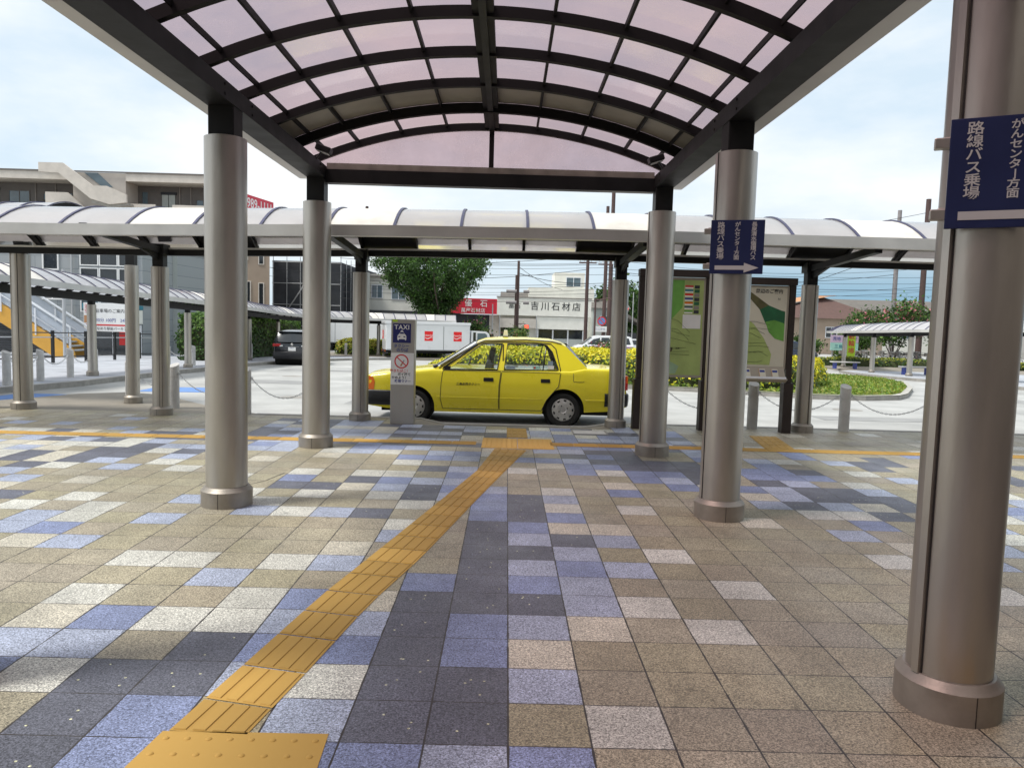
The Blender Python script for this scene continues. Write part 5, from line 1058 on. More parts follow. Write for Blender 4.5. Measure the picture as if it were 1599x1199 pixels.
redge = [(21.2, 26), (20.5, 30), (20.0, 33), (19.7, 36), (19.9, 40), (20.6, 43.5), (22, 45)]
struct('right_pavement', strips('p', redge, [(60, y) for x, y in redge], .13, 'paleplaza', -1))
rp2 = MB(); rp2.box(22, 60, 45.02, 62, -1.2, roadz(45) + .13, 'plaza'); struct('right_pavement', rp2)

ISL = [(-2.6, 22.5), (-3.8, 24.5), (-4.0, 27), (-3.4, 30), (-1, 33.5), (3, 36), (10, 37.5), (15.5, 36.9), (17.6, 35.0), (17.9, 32.5), (16.6, 28), (14.6, 24), (12.5, 20.4), (11.6, 19.2), (10.3, 18.55), (8.8, 18.6), (6.2, 20.3), (3.4, 21.2), (0, 21.6)]
def blob_hedge(name, label, cat, poly, z_of, h, n, cols_top, cols_low, leaf=.075, rnd=.5, split_h=.55, group=None, seed=1, hfun=lambda x: np.ones(np.shape(x))):
    t = thing(name, label, cat, (0, 0, 0), 0, group)
    pts = np.array(poly); c = pts.mean(0)
    # core: inset mound
    b = MB(); k = len(poly); rings = []
    for s, hz in ((.97, -.05), (.975, h * .55), (.93, h * .80), (.82, h * .90), (.4, h * .93)):
        rings.append([(c[0] + (x - c[0]) * s, c[1] + (y - c[1]) * s, z_of(y) + hz * float(hfun(x))) for x, y in poly])
    vs = [q for r in rings for q in r]
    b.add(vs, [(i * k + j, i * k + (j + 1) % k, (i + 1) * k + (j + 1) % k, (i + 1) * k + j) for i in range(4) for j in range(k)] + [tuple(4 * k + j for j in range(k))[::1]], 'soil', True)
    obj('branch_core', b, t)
    # leaves: perimeter wall + top
    e = np.roll(pts, -1, 0) - pts; ln = np.hypot(e[:, 0], e[:, 1]); per = ln.sum()
    area = abs(np.cross(pts, np.roll(pts, -1, 0)).sum()) / 2
    npw = int(n * per * h / (per * h + area)); npt = n - npw
    i = rng.choice(k, npw, p=ln / per); u = rng.random(npw)[:, None]; xy = pts[i] + e[i] * u
    nv = np.stack([e[i][:, 1], -e[i][:, 0]], 1); nv /= np.linalg.norm(nv, axis=1)[:, None]
    sgn = np.sign(((xy - c) * nv).sum(1))[:, None]; nv = nv * sgn
    zz = rng.random(npw) ** .8 * h; bul = -rnd * np.clip((zz / h - .55) / .45, 0, 1) ** 2 * h * .6 + .10 * np.sin(xy[:, 0] * 3.1 + seed) * np.sin(zz * 5 + xy[:, 1] * 2)
    xy = xy + nv * (bul + rng.normal(0, .05, npw))[:, None]
    Pw = np.stack([xy[:, 0], xy[:, 1], np.array([z_of(y) for y in xy[:, 1]]) + zz], 1); Nw = np.concatenate([nv, np.full((npw, 1), .5)], 1)
    # top by fan sampling
    j = rng.choice(k, npt, p=np.abs(np.cross(pts - c, np.roll(pts, -1, 0) - c)) / np.abs(np.cross(pts - c, np.roll(pts, -1, 0) - c)).sum())
    r1 = np.sqrt(rng.random(npt))[:, None]; r2 = rng.random(npt)[:, None]
    xt = c * (1 - r1) + (pts[j] * (1 - r2) + np.roll(pts, -1, 0)[j] * r2) * r1
    edge_ = np.clip((1 - r1[:, 0]) * 6, 0, 1); zt = h * (1 - .22 * (1 - edge_) ** 2) + .07 * np.sin(xt[:, 0] * 1.7 + seed) * np.cos(xt[:, 1] * 1.3) + rng.normal(0, .035, npt)
    xt = c + (xt - c) * (1 - .02)
    Pt = np.stack([xt[:, 0], xt[:, 1], np.array([z_of(y) for y in xt[:, 1]]) + zt], 1); Nt = np.tile([0, 0, 1.], (npt, 1))
    zz = zz * hfun(Pw[:, 0]); Pw[:, 2] -= (1 - hfun(Pw[:, 0])) * (Pw[:, 2] - np.array([z_of(y) for y in Pw[:, 1]])); f_ = hfun(Pt[:, 0]); Pt[:, 2] -= (1 - f_) * zt
    P = np.concatenate([Pw, Pt]); Nn = np.concatenate([Nw, Nt]); hz = np.concatenate([zz, zt]) / h
    patch = .18 * np.sin(P[:, 0] * 2.3 + 1.7 * np.sin(P[:, 0] * .9)) * np.cos(P[:, 1] * 1.9)
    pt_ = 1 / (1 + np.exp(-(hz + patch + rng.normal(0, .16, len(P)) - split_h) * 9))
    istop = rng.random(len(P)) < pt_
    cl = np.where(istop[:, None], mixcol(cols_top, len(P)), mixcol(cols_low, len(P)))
    leaf_mesh('foliage', P, leaf, cl, t, Nn, .8)
    return t
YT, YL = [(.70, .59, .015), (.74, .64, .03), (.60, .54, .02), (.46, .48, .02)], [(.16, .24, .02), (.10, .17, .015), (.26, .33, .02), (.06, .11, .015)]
dzI = .12
isl = MB(); k = len(ISL); tri = tessellate_polygon([[Vector((x, y, 0)) for x, y in ISL]])
vs = [(x, y, roadz(y) + dzI) for x, y in ISL] + [(x, y, roadz(y) - .3) for x, y in ISL]
isl.add(vs, [tuple(q) for q in tri], 'lawn'); isl.add(vs, [(i, (i + 1) % k, k + (i + 1) % k, k + i) for i in range(k)], 'kerb')
ci = np.array(ISL).mean(0)
ins = [(ci[0] + (x - ci[0]) * .975, ci[1] + (y - ci[1]) * .975) for x, y in ISL]
isl.add([(x, y, roadz(y) + dzI + .02) for x, y in ISL] + [(x, y, roadz(y) + dzI + .02) for x, y in ins], [(i, (i + 1) % k, k + (i + 1) % k, k + i) for i in range(k)], 'concrete')
struct('traffic_island', isl)
inner = [(-2.0, 22.7), (-2.9, 24.7), (-3.1, 27), (-2.6, 29.6), (-.5, 32.8), (3.4, 34.9), (8.3, 35.6), (11.6, 34), (12.6, 30), (12.2, 26), (11, 23.2), (9.8, 21.2), (8.2, 20.0), (6.2, 20.75), (3.4, 21.65), (0, 22.05)]
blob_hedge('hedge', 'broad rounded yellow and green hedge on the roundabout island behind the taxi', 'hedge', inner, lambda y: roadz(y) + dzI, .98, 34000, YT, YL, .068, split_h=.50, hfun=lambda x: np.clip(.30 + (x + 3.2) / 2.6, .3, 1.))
ng = 9000; u = rng.random((ng * 4, 2)) * (18, 19) + (2, 18.4)
def inside(pts, poly):
    x, y = pts[:, 0], pts[:, 1]; r = np.zeros(len(pts), bool); p = np.array(poly)
    for (x1, y1), (x2, y2) in zip(p, np.roll(p, -1, 0)):
        c = ((y1 > y) != (y2 > y)) & (x < (x2 - x1) * (y - y1) / (y2 - y1 + 1e-12) + x1); r ^= c
    return r
u = u[inside(u, ins) & ~inside(u, inner)][:ng]
P = np.stack([u[:, 0], u[:, 1], np.array([roadz(y) for y in u[:, 1]]) + dzI + .045 + .03 * rng.random(len(u))], 1)
go = leaf_mesh('grass', P, .07, mixcol([(.16, .26, .03), (.24, .32, .04), (.30, .30, .06), (.10, .20, .02)], len(P)), None, np.tile([0, -.3, .6], (len(P), 1)), 1.2, .35); go['kind'] = 'stuff'

GT, GL = [(.075, .16, .02), (.05, .12, .015), (.11, .20, .03)], [(.03, .075, .012), (.045, .10, .015), (.02, .05, .01)]
hp = [(-14.9, 31.2), (-12.9, 31.6), (-13.6, 38), (-13.4, 46.3), (-16.0, 46.4), (-15.8, 37)]
blob_hedge('hedge', 'tall clipped dark green hedge between the left pavement and the tan building', 'hedge', hp, lambda y: roadz(y) + .13, 2.15, 17000, GT, GL, .085, .25, .6)
blob_hedge('hedge', 'low yellow green bush on the far pavement left of the TAXI pillar', 'hedge', [(-11.5, 47.6), (-4.6, 47.4), (-4.4, 50), (-11.4, 50.2)], lambda y: roadz(45) + .13, .95, 5000, [(.40, .42, .03), (.30, .34, .04), (.45, .38, .06)], YL, .09, .6, .4)
blob_hedge('hedge', 'low clipped hedge behind the benches on the right pavement', 'hedge', [(22.5, 50.5), (40, 50.5), (40, 52), (22.5, 52)], lambda y: roadz(45) + .13, .55, 5000, [(.15, .22, .03), (.30, .30, .03)], GL, .09, .4, .8)
blob_hedge('hedge', 'low green hedge across the road below the grey house at right', 'hedge', [(18, 63), (26, 63), (26, 64.5), (18, 64.5)], lambda y: roadz(45) + .1, .9, 2500, GT, GL, .11, .4, .6)

def bush(name, label, cat, x, y, z, rx, rz_, n, cols, leaf=.08, flowers=None, trunk=0., group=None, sparse=0.):
    t = thing(name, label, cat, (x, y, z), 0, group)
    b = MB()
    for i in range(6):
        a = i * 1.05 + random.random(); b.tube([(0, 0, -.05), (.1 * math.cos(a) * rx, .1 * math.sin(a) * rx, trunk * .6 + .05), (.55 * math.cos(a) * rx, .55 * math.sin(a) * rx, trunk + rz_ * 1.0)], [.035 + trunk * .02, .028 + trunk * .012, .008], 'bark', 6)
    obj('trunk' if trunk else 'stem', b, t)
    cl = [rng.normal(size=3) for _ in range(26)]; cl = np.array([v / np.linalg.norm(v) * rng.uniform(.35, .95) for v in cl]) * (rx, rx, rz_) + (0, 0, trunk + rz_)
    i = rng.choice(len(cl), n); P = cl[i] + rng.normal(size=(n, 3)) * (rx * .20, rx * .20, rz_ * .17)
    P[:, 2] = np.maximum(P[:, 2], .03); c = mixcol(cols, n) * rng.uniform(.7, 1.25, len(cl))[i][:, None]
    if flowers is not None:
        f = (rng.random(n) < flowers[1]) & (P[:, 2] > trunk + rz_ * .5); c[f] = mixcol(flowers[0], f.sum())
    leaf_mesh('foliage', P, leaf, np.clip(c, 0, 1), t); return t
PK = [(.55, .16, .20), (.62, .25, .26), (.45, .12, .17)]
zf = roadz(45) + .13
bush('flowering_tree', 'pink flowering crape myrtle beyond the far right canopy, left of the two poles', 'tree', 30.6, 56.5, zf, 2.6, 1.9, 7000, GL + GT, .13, (PK, .13), 1.3, 'pink crape myrtles')
bush('flowering_tree', 'pink flowering crape myrtle cut off by the nearest column at right', 'tree', 35.4, 55.5, zf, 2.3, 1.9, 5000, GL + GT, .13, (PK, .12), 1.3, 'pink crape myrtles')
bush('shrub', 'oleander shrub with pink flowers in front of the white people carrier', 'shrub', 6.9, 50.8, zf - .2, 1.15, .85, 2200, GT + GL, .09, (PK + [(.8, .75, .7)], .2))
bush('shrub', 'round fresh green shrub in front of the white fascia shop door', 'shrub', 3.0, 52, zf - .2, .85, .8, 1600, [(.12, .26, .04), (.09, .20, .03)], .09)
bush('shrub', 'leafy shrub with small pink blooms between the red sign and the cab of the truck', 'shrub', -2.3, 53.5, zf - .2, 1.2, 1.5, 2600, GT + GL + [(.2, .25, .08)], .10, (PK, .06))
bush('shrub', 'scraggly tall shrub left of the shop door with the posters', 'shrub', .2, 53, zf - .2, .9, 1.2, 1500, GT + [(.2, .22, .07)], .09, (PK, .04))
bush('shrub', 'wispy shrub at the foot of the double brown pole', 'shrub', 1.2, 53.5, zf - .2, .55, 1.3, 900, GT + [(.25, .28, .08)], .08)
for x, y, r, h, lb in ((11.6, 74, 3.0, 5.2, 'dark round tree behind the slim column, left of the map board'), (14.5, 80, 3.4, 4.2, 'dark green tree glimpsed between far right column and map board'), (9.6, 90, 2.4, 3.4, 'dark tree top above the corner houses')):
    bush('tree', lb, 'tree', x, y, -1, r, h / 2, 6000, GL + GT, .20, None, 1.6, 'dark trees behind the crossing')

bush('shrub', 'dark green shrub left of the lime banner on the right pavement', 'shrub', 24.2, 58.5, zf, 1.6, 1.1, 2600, GT + GL, .11)
bush('shrub', 'dark green shrub between the pink tree and the pale hoarding', 'shrub', 28.6, 59.5, zf, 1.5, 1.2, 2600, GT + GL, .11)
bush('tree', 'small dark tree in front of the red brown roofed house', 'tree', 33.5, 68, -.9, 2.2, 1.7, 3600, GL + GT, .13, None, 1.0)
# big broad tree above the truck
bt = thing('tree', 'big vase shaped green tree spreading above the red logo truck', 'tree', (-5.9, 54.5, roadz(45)), 0)
b = MB(); b.tube([(.9, 0, -.1), (.85, 0, 1.2), (.7, .1, 2.3)], [.26, .22, .2], 'bark', 10); obj('trunk', b, bt)
tips = []
b = MB()
for i in range(16):
    a = i * 2.4; rad = 1.2 + 2.9 * ((i * 7) % 16) / 16; tx, ty, tz = .2 + rad * math.cos(a), rad * .9 * math.sin(a), 6.6 + 1.3 * math.sin(i * 1.7)
    b.tube([(.7, .1, 2.1), (.7 + (tx - .7) * .25, ty * .25, 3.4), (tx * .75 + .1, ty * .7, 5.0), (tx, ty, tz)], [.13, .09, .055, .02], 'bark', 6); tips.append((tx, ty, tz))
obj('limb', b, bt)
cent = []
for _ in range(300):
    h = rng.random() ** .75; rmax = .45 + 4.0 * min(1, (h * 1.15) ** .95) * (1 - .30 * max(0, h - .75) / .25)
    a = rng.random() * 6.283; rr = rmax * math.sqrt(rng.uniform(.12, 1.0)); cent.append((.35 - .2 * h + rr * math.cos(a), rr * .9 * math.sin(a), 2.6 + 5.0 * h))
cent = np.array(cent); n = 34000; i = rng.choice(len(cent), n); out = np.stack([cent[:, 0] - .4, cent[:, 1], np.full(len(cent), 1.8)], 1); out /= np.linalg.norm(out, axis=1)[:, None]
P = cent[i] + rng.normal(size=(n, 3)) * (.25, .25, .18) + out[i] * (rng.normal(.15, .30, n) + rng.exponential(.22, len(cent))[i])[:, None]
c = mixcol([(.038, .085, .016), (.05, .12, .02), (.028, .065, .013), (.085, .18, .03)], n) * rng.uniform(.65, 1.35, len(cent))[i][:, None]
leaf_mesh('crown', P, .10, np.clip(c, 0, 1), bt, out[i] * .4)

# ---------------- fences, stair, shop front at left ----------------
fe = thing('fence', 'dark metal rail fence with black posts along the back of the left pavement', 'fence', (0, 0, 0))
fpts = [(-16.9, y) for y in (15.5, 18, 20.5, 23, 25.2, 27.4, 29.6, 31.8)] + [(-16.2, 33)]
for x, y in fpts: b = MB(); b.box(x - .045, x + .045, y - .045, y + .045, gl(y), gl(y) + 1.2, 'black'); obj('post', b, fe)
for z in (1.12, .95, .22):
    b = MB(); b.tube([(x, y, gl(y) + z) for x, y in fpts], .022, 'pipe' if z == .95 else 'black', 6); obj('rail', b, fe)
st = thing('staircase', 'outdoor staircase with orange stringer and pale railing panels descending to the right', 'staircase', (0, 0, 0)); ySt = 31.0
A, Bq = (-27.2, 4.45), (-19.6, -.62); zz0 = gl(31)
for dy in (0, 1.5):
    b = MB(); b.prism([(A[0] - 4, A[1] - .62), (A[0], A[1] - .62), (Bq[0] - .55, Bq[1]), (Bq[0] + .25, Bq[1]), (Bq[0] + .1, Bq[1] + .5), (A[0] + .2, A[1] + .02), (A[0] - 4, A[1] + .02)], 'y', ySt + dy, ySt + dy + .08, 'orangepaint'); obj('stringer', b, st)
    b = MB(); b.prism([(A[0] + .2, A[1] + .08), (Bq[0] - .1, Bq[1] + .72), (Bq[0] - .1, Bq[1] + 1.35), (A[0] + .2, A[1] + .95), (A[0] - 4, A[1] + .95), (A[0] - 4, A[1] + .08)], 'y', ySt + dy + .03, ySt + dy + .045, 'railpanel'); obj('railing_panel', b, st)
    b = MB(); b.tube([(A[0] - 4, ySt + dy - .02, A[1] + 1.05), (A[0] + .2, ySt + dy - .02, A[1] + 1.05), (Bq[0], ySt + dy - .02, Bq[1] + 1.48), (Bq[0], ySt + dy - .02, Bq[1] + .3)], .05, 'rail', 8); b.tube([(A[0] + .2, ySt + dy - .02, A[1] + .5), (Bq[0], ySt + dy - .02, Bq[1] + .95)], .03, 'rail', 6)
    for t in np.linspace(0, 1, 6): x = A[0] + (Bq[0] - A[0]) * t; z = A[1] + (Bq[1] + .1 - A[1]) * t; b.cyl((x, ySt + dy - .02, z), (x, ySt + dy - .02, z + 1.2), .035, None, 'rail', 8)
    obj('handrail', b, st)
b = MB()
for i in range(26):
    t = i / 26; x = A[0] + (Bq[0] - A[0]) * t; z = A[1] + (Bq[1] + .35 - A[1]) * t; b.box(x, x + .34, ySt + .09, ySt + 1.49, z - .14, z - .08, 'greywall')
obj('tread', b, st)
for x, y in ((-19.5, 30.4),):
    b = MB(); b.cyl((x, y, gl(y)), (x, y, 3.4), .07, None, 'pipe', 10); tag(obj('pipe_post', b), 'thin grey post standing in front of the orange staircase', 'post')
sg = thing('signboard', 'white notice signboard with red bands above the orange stair foot', 'signboard', (-19.0, 33.2, 0))
b = MB(); b.box(-1.2, 1.35, -.03, .05, .65, 2.0, 'white'); b.box(-1.2, 1.35, -.034, -.031, .92, .99, 'text_red'); obj('panel', b, sg)
b = MB(); F = lambda x, z: FRONT(x, -.036, z)
b.text('駐車場のご案内', .20, 'text_black', F(.05, 1.62)); b.text('30分 100円　24時間', .20, 'text_blue', F(.25, 1.18)); b.text('満\n空', .22, 'text_red', F(-1.05, 1.70)); b.text('長泉なめり駅前パーキング', .16, 'text_black', F(.05, .78))
b.box(-1.18, -.9, -.035, -.0315, 1.05, 1.4, 'lime' if 0 else 'rooforange'); obj('lettering', b, sg)
b = MB()
for x in (-1.0, 1.15): b.cyl((x, .06, gl(33)), (x, .06, 1.95), .05, None, 'pipe', 8)
obj('post', b, sg)

def windows(parent, lst, y, frame='white', glass='darkglass', mull=True, fw=.07, depth=.06):
    for x0, x1, z0, z1 in lst:
        f = MB()
        for a in ((x0 - fw, x0, z0 - fw, z1 + fw), (x1, x1 + fw, z0 - fw, z1 + fw), (x0, x1, z0 - fw, z0), (x0, x1, z1, z1 + fw)): f.box(a[0], a[1], y - depth, y + .02, a[2], a[3], frame)
        if mull and x1 - x0 > .9: xm = (x0 + x1) / 2; f.box(xm - fw * .4, xm + fw * .4, y - depth * .7, y + .02, z0, z1, frame)
        w_ = obj('window', f, parent); g = MB(); g.box(x0, x1, y - .012, y + .01, z0, z1, glass); obj('pane', g, w_)
gb = thing('building', 'low grey panelled building with a glazed bay above the shop, behind the orange staircase', 'building', (0, 0, 0))
b = MB(); b.box(-46, -18.75, 36, 48, -1.2, 5.1, 'siding'); obj('wall', b, gb)
b = MB(); b.box(-46.1, -18.65, 35.9, 48.1, 5.1, 5.3, 'roofgrey'); obj('roof', b, gb)
windows(gb, [(-25.4, -24.6, 3.55, 4.6), (-23.75, -23.05, 3.7, 4.5), (-23.8, -22.9, 2.2, 3.1), (-25.5, -24.7, 2.1, 3.2), (-27.6, -26.8, 3.4, 4.5)], 36)
for i in range(3):
    for z0, z1, gm in ((3.95, 4.95, 'darkglass'), (2.85, 3.75, 'darkglass'), (1.6, 2.7, 'bluewin')): windows(gb, [(-21.85 + i * .98, -21.0 + i * .98, z0, z1)], 35.98, 'white', gm, False, .05)
b = MB(); b.box(-21.4, -18.72, 35.2, 35.98, 1.72, 1.98, 'teal'); b.box(-21.3, -18.75, 35.6, 35.97, 1.0, 1.7, 'cream'); obj('shop_fascia', b, gb)
b = MB(); b.text('Le Duret', .42, 'recess', FRONT(-20.1, 35.59, 1.33), .002, 0, .3); obj('shop_lettering', b, gb)
b = MB(); b.box(-21.2, -18.8, 35.93, 35.99, -.65, .95, 'darkglass')
for x in (-21.2, -20.2, -19.5, -18.85): b.box(x - .06, x + .06, 35.86, 35.95, -.65, .95, 'rail')
obj('shop_door', b, gb)
b = MB(); b.box(-19.9, -19.55, 35.84, 35.855, -.1, .8, 'text_red'); obj('poster', b, gb)
b = MB()
for i in range(14): b.box(-46, -22.4, 35.9, 35.99, -.8 + .12 * i, -.72 + .12 * i, 'netting')
obj('louvre', b, gb)
pw = thing('building', 'pale grey green rendered building with tiny windows between grey shop and brown block', 'building', (0, 0, 0))
b = MB(); b.prism([(-21.4, 39.5), (-18.5, 39.5), (-23.5, 50), (-27, 50)], 'z', -1.2, 6.0, 'palewall'); obj('wall', b, pw)
b = MB(); b.prism([(-21.5, 39.4), (-18.4, 39.4), (-23.4, 50.1), (-27.1, 50.1)], 'z', 6.0, 6.15, 'concrete'); obj('roof', b, pw)
windows(pw, [(-20.0, -19.65, 3.2, 4.0), (-19.3, -19.0, 3.2, 4.0), (-20.7, -20.4, 1.9, 2.7), (-19.75, -19.4, 1.9, 2.7), (-19.2, -18.9, -.4, 1.0)], 39.5, 'concrete', 'darkglass', False, .05)

ap = thing('apartment_block', 'beige apartment block with open access galleries and a concrete roof stair', 'building', (0, 0, 0))
M['gallerywall'] = mat('gallery_back_wall', (.165, .15, .14), .85, 0, .2, 1.4)
b = MB(); b.prism([(-62, 66.6), (-24.2, 66.6), (-30, 80), (-62, 80)], 'z', -1.2, 13.3, 'gallerywall'); obj('wall', b, ap)
b = MB(); b.box(-62, -38.45, 64.3, 66.7, 12.95, 13.7, 'beigelt'); b.box(-33.75, -24.4, 64.3, 66.7, 12.95, 13.7, 'beigelt'); b.prism([(-62, 66.7), (-24.4, 66.7), (-30, 80), (-62, 80)], 'z', 13.3, 13.69, 'beigelt')
b.box(-62, -24.4, 64.22, 64.3, 13.62, 13.74, 'gallerywall'); obj('roof', b, ap)
b = MB(); b.box(-38.4, -33.8, 64.4, 66.8, 5, 13.62, 'beigewall'); obj('stair_tower', b, ap)
b = MB(); b.prism([(-40.6, 14.15), (-38.5, 14.15), (-36.0, 12.3), (-34.8, 12.3), (-33.1, 11.6), (-33.1, 10.95), (-34.6, 10.75), (-36.2, 11.2), (-38.9, 13.3), (-40.6, 13.35)], 'y', 63.1, 63.3, 'beigelt'); b.prism([(-36.2, 11.2), (-34.6, 10.75), (-33.1, 10.95), (-33.1, 10.75), (-34.6, 10.5), (-36.2, 10.9)], 'y', 63.3, 64.38, 'concrete'); b.prism([(-38.9, 13.3), (-36.2, 11.2), (-36.0, 11.4), (-38.7, 13.5)], 'y', 63.3, 64.38, 'concrete'); obj('outside_stair', b, ap)
b = MB(); b.prism([(-40.6, 11.8), (-38.7, 11.8), (-36.9, 10.3), (-36.9, 9.6), (-40.6, 9.6)], 'y', 64.0, 64.2, 'beigelt'); obj('outside_stair', b, ap)
b = MB(); b.prism([(-37.4, 13.6), (-36.2, 13.6), (-34.9, 12.4), (-35.8, 12.4)], 'y', 64.34, 64.38, 'bluewin'); obj('stair_glazing', b, ap)
for z in (10.6, 7.4, 4.2):
    b = MB(); b.box(-62, -40.7, 64.5, 64.7, z - .95, z + .25, 'beigelt'); b.box(-33.7, -31.3, 64.5, 64.7, z - .95, z + .45, 'beigelt'); b.box(-29.8, -24.4, 64.5, 64.7, z - .95, z + .45, 'beigelt'); b.box(-62, -40.7, 64.7, 66.6, z - 1.0, z - .85, 'concrete'); b.box(-33.7, -24.4, 64.7, 66.6, z - 1.0, z - .85, 'concrete'); obj('gallery', b, ap)
windows(ap, [(-45.4, -43.6, 11.2, 12.2), (-40.2, -39.2, 10.8, 12.1), (-42.3, -41.8, 11.5, 12.0), (-33.4, -32.9, 11.3, 12.4), (-27.4, -26.2, 10.8, 12.3), (-28.5, -27.9, 11.2, 11.8)], 66.6, 'gallerywall', 'bluewin')
for x in (-31.6, -47.5):
    b = MB(); b.box(x, x + .55, 66.5, 66.58, 10.2, 12.2, 'palewall'); b.box(x + .62, x + 1.17, 66.5, 66.58, 10.2, 12.2, 'palewall'); b.box(x - .1, x + 1.3, 66.48, 66.59, 12.21, 12.45, 'netting'); obj('door', b, ap)
b = MB(); [b.box(x - .05, x + .05, 66.5, 66.6, 9, 12.95, 'recess') for x in (-43.0, -41.2, -30.0, -29.0, -25.4)]; obj('pilaster', b, ap)

bw = thing('building', 'brown brick clad building with a recessed dark balcony, left of the near column', 'building', (0, 0, 0))
b = MB(); b.box(-24.6, -20.2, 52, 60, -1.2, 1.9, 'brick'); b.box(-24.6, -20.2, 52, 60, 4.5, 6.6, 'brick'); b.box(-24.6, -20.2, 53.2, 60, 1.9, 4.5, 'recess'); b.box(-24.6, -24.3, 52, 53.2, 1.9, 4.5, 'brick'); b.box(-24.62, -20.18, 51.95, 52.05, 1.86, 2.0, 'beigelt'); b.box(-24.62, -20.18, 51.95, 52.05, 4.42, 4.55, 'beigelt'); obj('wall', b, bw)
windows(bw, [(-23.6, -21.4, 2.1, 4.0)], 53.2, 'recess', 'darkglass')
tb = thing('building', 'tan rendered building with narrow windows and a red rooftop telephone sign', 'building', (0, 0, 0))
b = MB(); b.prism([(-20.2, 52), (-17.3, 52), (-21.5, 64), (-26, 64)], 'z', -1.2, 8.0, 'tanwall'); obj('wall', b, tb)
windows(tb, [(-19.9, -18.7, 2.35, 4.0), (-18.05, -17.75, 2.2, 3.9), (-19.9, -18.9, 5.6, 6.6), (-18.05, -17.75, 5.3, 6.6)], 52, 'beigelt', 'darkglass', True, .06)
b = MB(); b.box(-20.1, -18.3, 51.7, 51.98, .6, 1.5, 'rail'); b.box(-20.0, -19.0, 51.9, 51.98, -.6, .3, 'roadblue'); b.box(-19.9, -17.7, 51.86, 51.89, .05, .35, 'lime'); obj('shop_sign', b, tb)
b = MB(); TT = Matrix.Translation((-20.6, 50.5, 9.25)) @ Matrix.Rotation(R(79), 4, 'Z'); b.box(.4, 8.0, -.08, .08, .1, 1.35, 'redsign', TT); b.text('055-989-1111', 1.0, 'white', TT @ FRONT(5.0, -.085, .74), .004, .012)
for x in (.8, 3, 5, 7.5): b.box(x - .05, x + .05, .1, .2, -1.4, .12, 'recess', TT)
obj('rooftop_sign', b, tb)

sc_ = thing('building', 'building wrapped in black scaffold netting with pipes sticking up', 'building', (0, 0, 0))
b = MB(); b.box(-20.2, -14.4, 62, 70, -1.2, 6.3, 'netting'); obj('netting', b, sc_)
b = MB()
for x in np.arange(-20.1, -14.3, 1.15): b.cyl((x, 61.9, -1), (x, 61.9, 6.9 + .3 * math.sin(x * 5)), .035, None, 'pipe', 6)
for z in (.8, 2.6, 4.4, 6.2): b.cyl((-20.2, 61.88, z), (-14.4, 61.88, z), .03, None, 'pipe', 6)
obj('scaffold_pipe', b, sc_)
b = MB(); b.tube([(-19.2, 61.7, 1.6), (-17.6, 61.7, 4.0), (-16.6, 61.7, 6.6), (-16.3, 61.7, 7.1)], .06, 'pipe', 6); obj('hose', b, sc_)
s2 = thing('building', 'second smaller netted scaffold building behind the far left column', 'building', (0, 0, 0))
b = MB(); b.box(-14.35, -12.7, 64, 70, -1.2, 5.9, 'netting'); obj('netting', b, s2)
b = MB()
for x in np.arange(-14.3, -12.6, .4): b.cyl((x, 63.9, -1), (x, 63.9, 6.6), .03, None, 'pipe', 6)
obj('scaffold_pipe', b, s2)
wh = thing('house', 'white two storey building with small blue windows behind the big tree', 'house', (0, 0, 0))
b = MB(); b.box(-13.0, -4.6, 66, 76, -1.2, 5.4, 'offwhite'); obj('wall', b, wh)
b = MB(); b.box(-13.2, -4.4, 65.6, 76.2, 5.4, 5.6, 'concrete'); b.box(-13.3, -4.3, 64.6, 66, 2.1, 2.35, 'netting'); obj('roof', b, wh)
windows(wh, [(-12.4, -11.5, 3.5, 4.6), (-10.6, -9.4, 3.4, 4.7)], 66, 'rail', 'bluewin')
b = MB(); b.box(-13, -4.6, 65.9, 65.99, -1.0, 1.2, 'netting'); obj('shutter', b, wh)

s1 = thing('shop', 'dark fronted shop under a red sign with white characters', 'shop', (0, 0, 0))
b = MB(); b.box(-6.2, -1.6, 62.3, 70, -1.2, 2.2, 'netting'); b.box(-1.6, -.75, 62.3, 70, -1.2, 2.2, 'beigelt'); obj('wall', b, s1)
b = MB(); b.box(-6.3, -.95, 61.9, 62.6, 2.25, 3.55, 'redsign'); fa = obj('fascia', b, s1)
b = MB(); b.text('優　石', .66, 'white', FRONT(-2.75, 61.89, 3.1), .004, .004); b.text('萬屋石材店', .42, 'white', FRONT(-3.0, 61.89, 2.50), .004, .002); obj('lettering', b, fa)
s3 = thing('shop', 'cream stone shop with a long white fascia and black characters', 'shop', (0, 0, 0))
b = MB(); b.box(-.75, 6.9, 62.2, 70, -1.2, 2.7, 'offwhite'); obj('wall', b, s3)
b = MB(); b.box(-.95, 7.1, 61.6, 62.3, 2.20, 3.72, 'cream'); b.box(-1.0, 7.15, 61.55, 62.3, 3.72, 3.80, 'recess'); fa = obj('fascia', b, s3)
b = MB(); b.text('墓石', .50, 'text_black', FRONT(.55, 61.59, 3.0), .004, .0, space=1.2); b.text('吉川石材店', .74, 'text_black', FRONT(4.05, 61.59, 3.0), .004, .006, space=1.42); obj('lettering', b, fa)
b = MB(); b.box(2.6, 6.8, 62.0, 62.25, -1.0, 1.05, 'darkglass'); b.box(-.6, 1.6, 62.0, 62.22, -1.0, 1.1, 'darkglass')
for x in (2.6, 3.9, 5.2, 6.5): b.box(x - .06, x + .06, 61.9, 62.05, -1.0, 1.05, 'rail')
b.box(4.0, 6.7, 61.95, 62.0, -.9, .3, 'palewall'); obj('shopfront_window', b, s3)
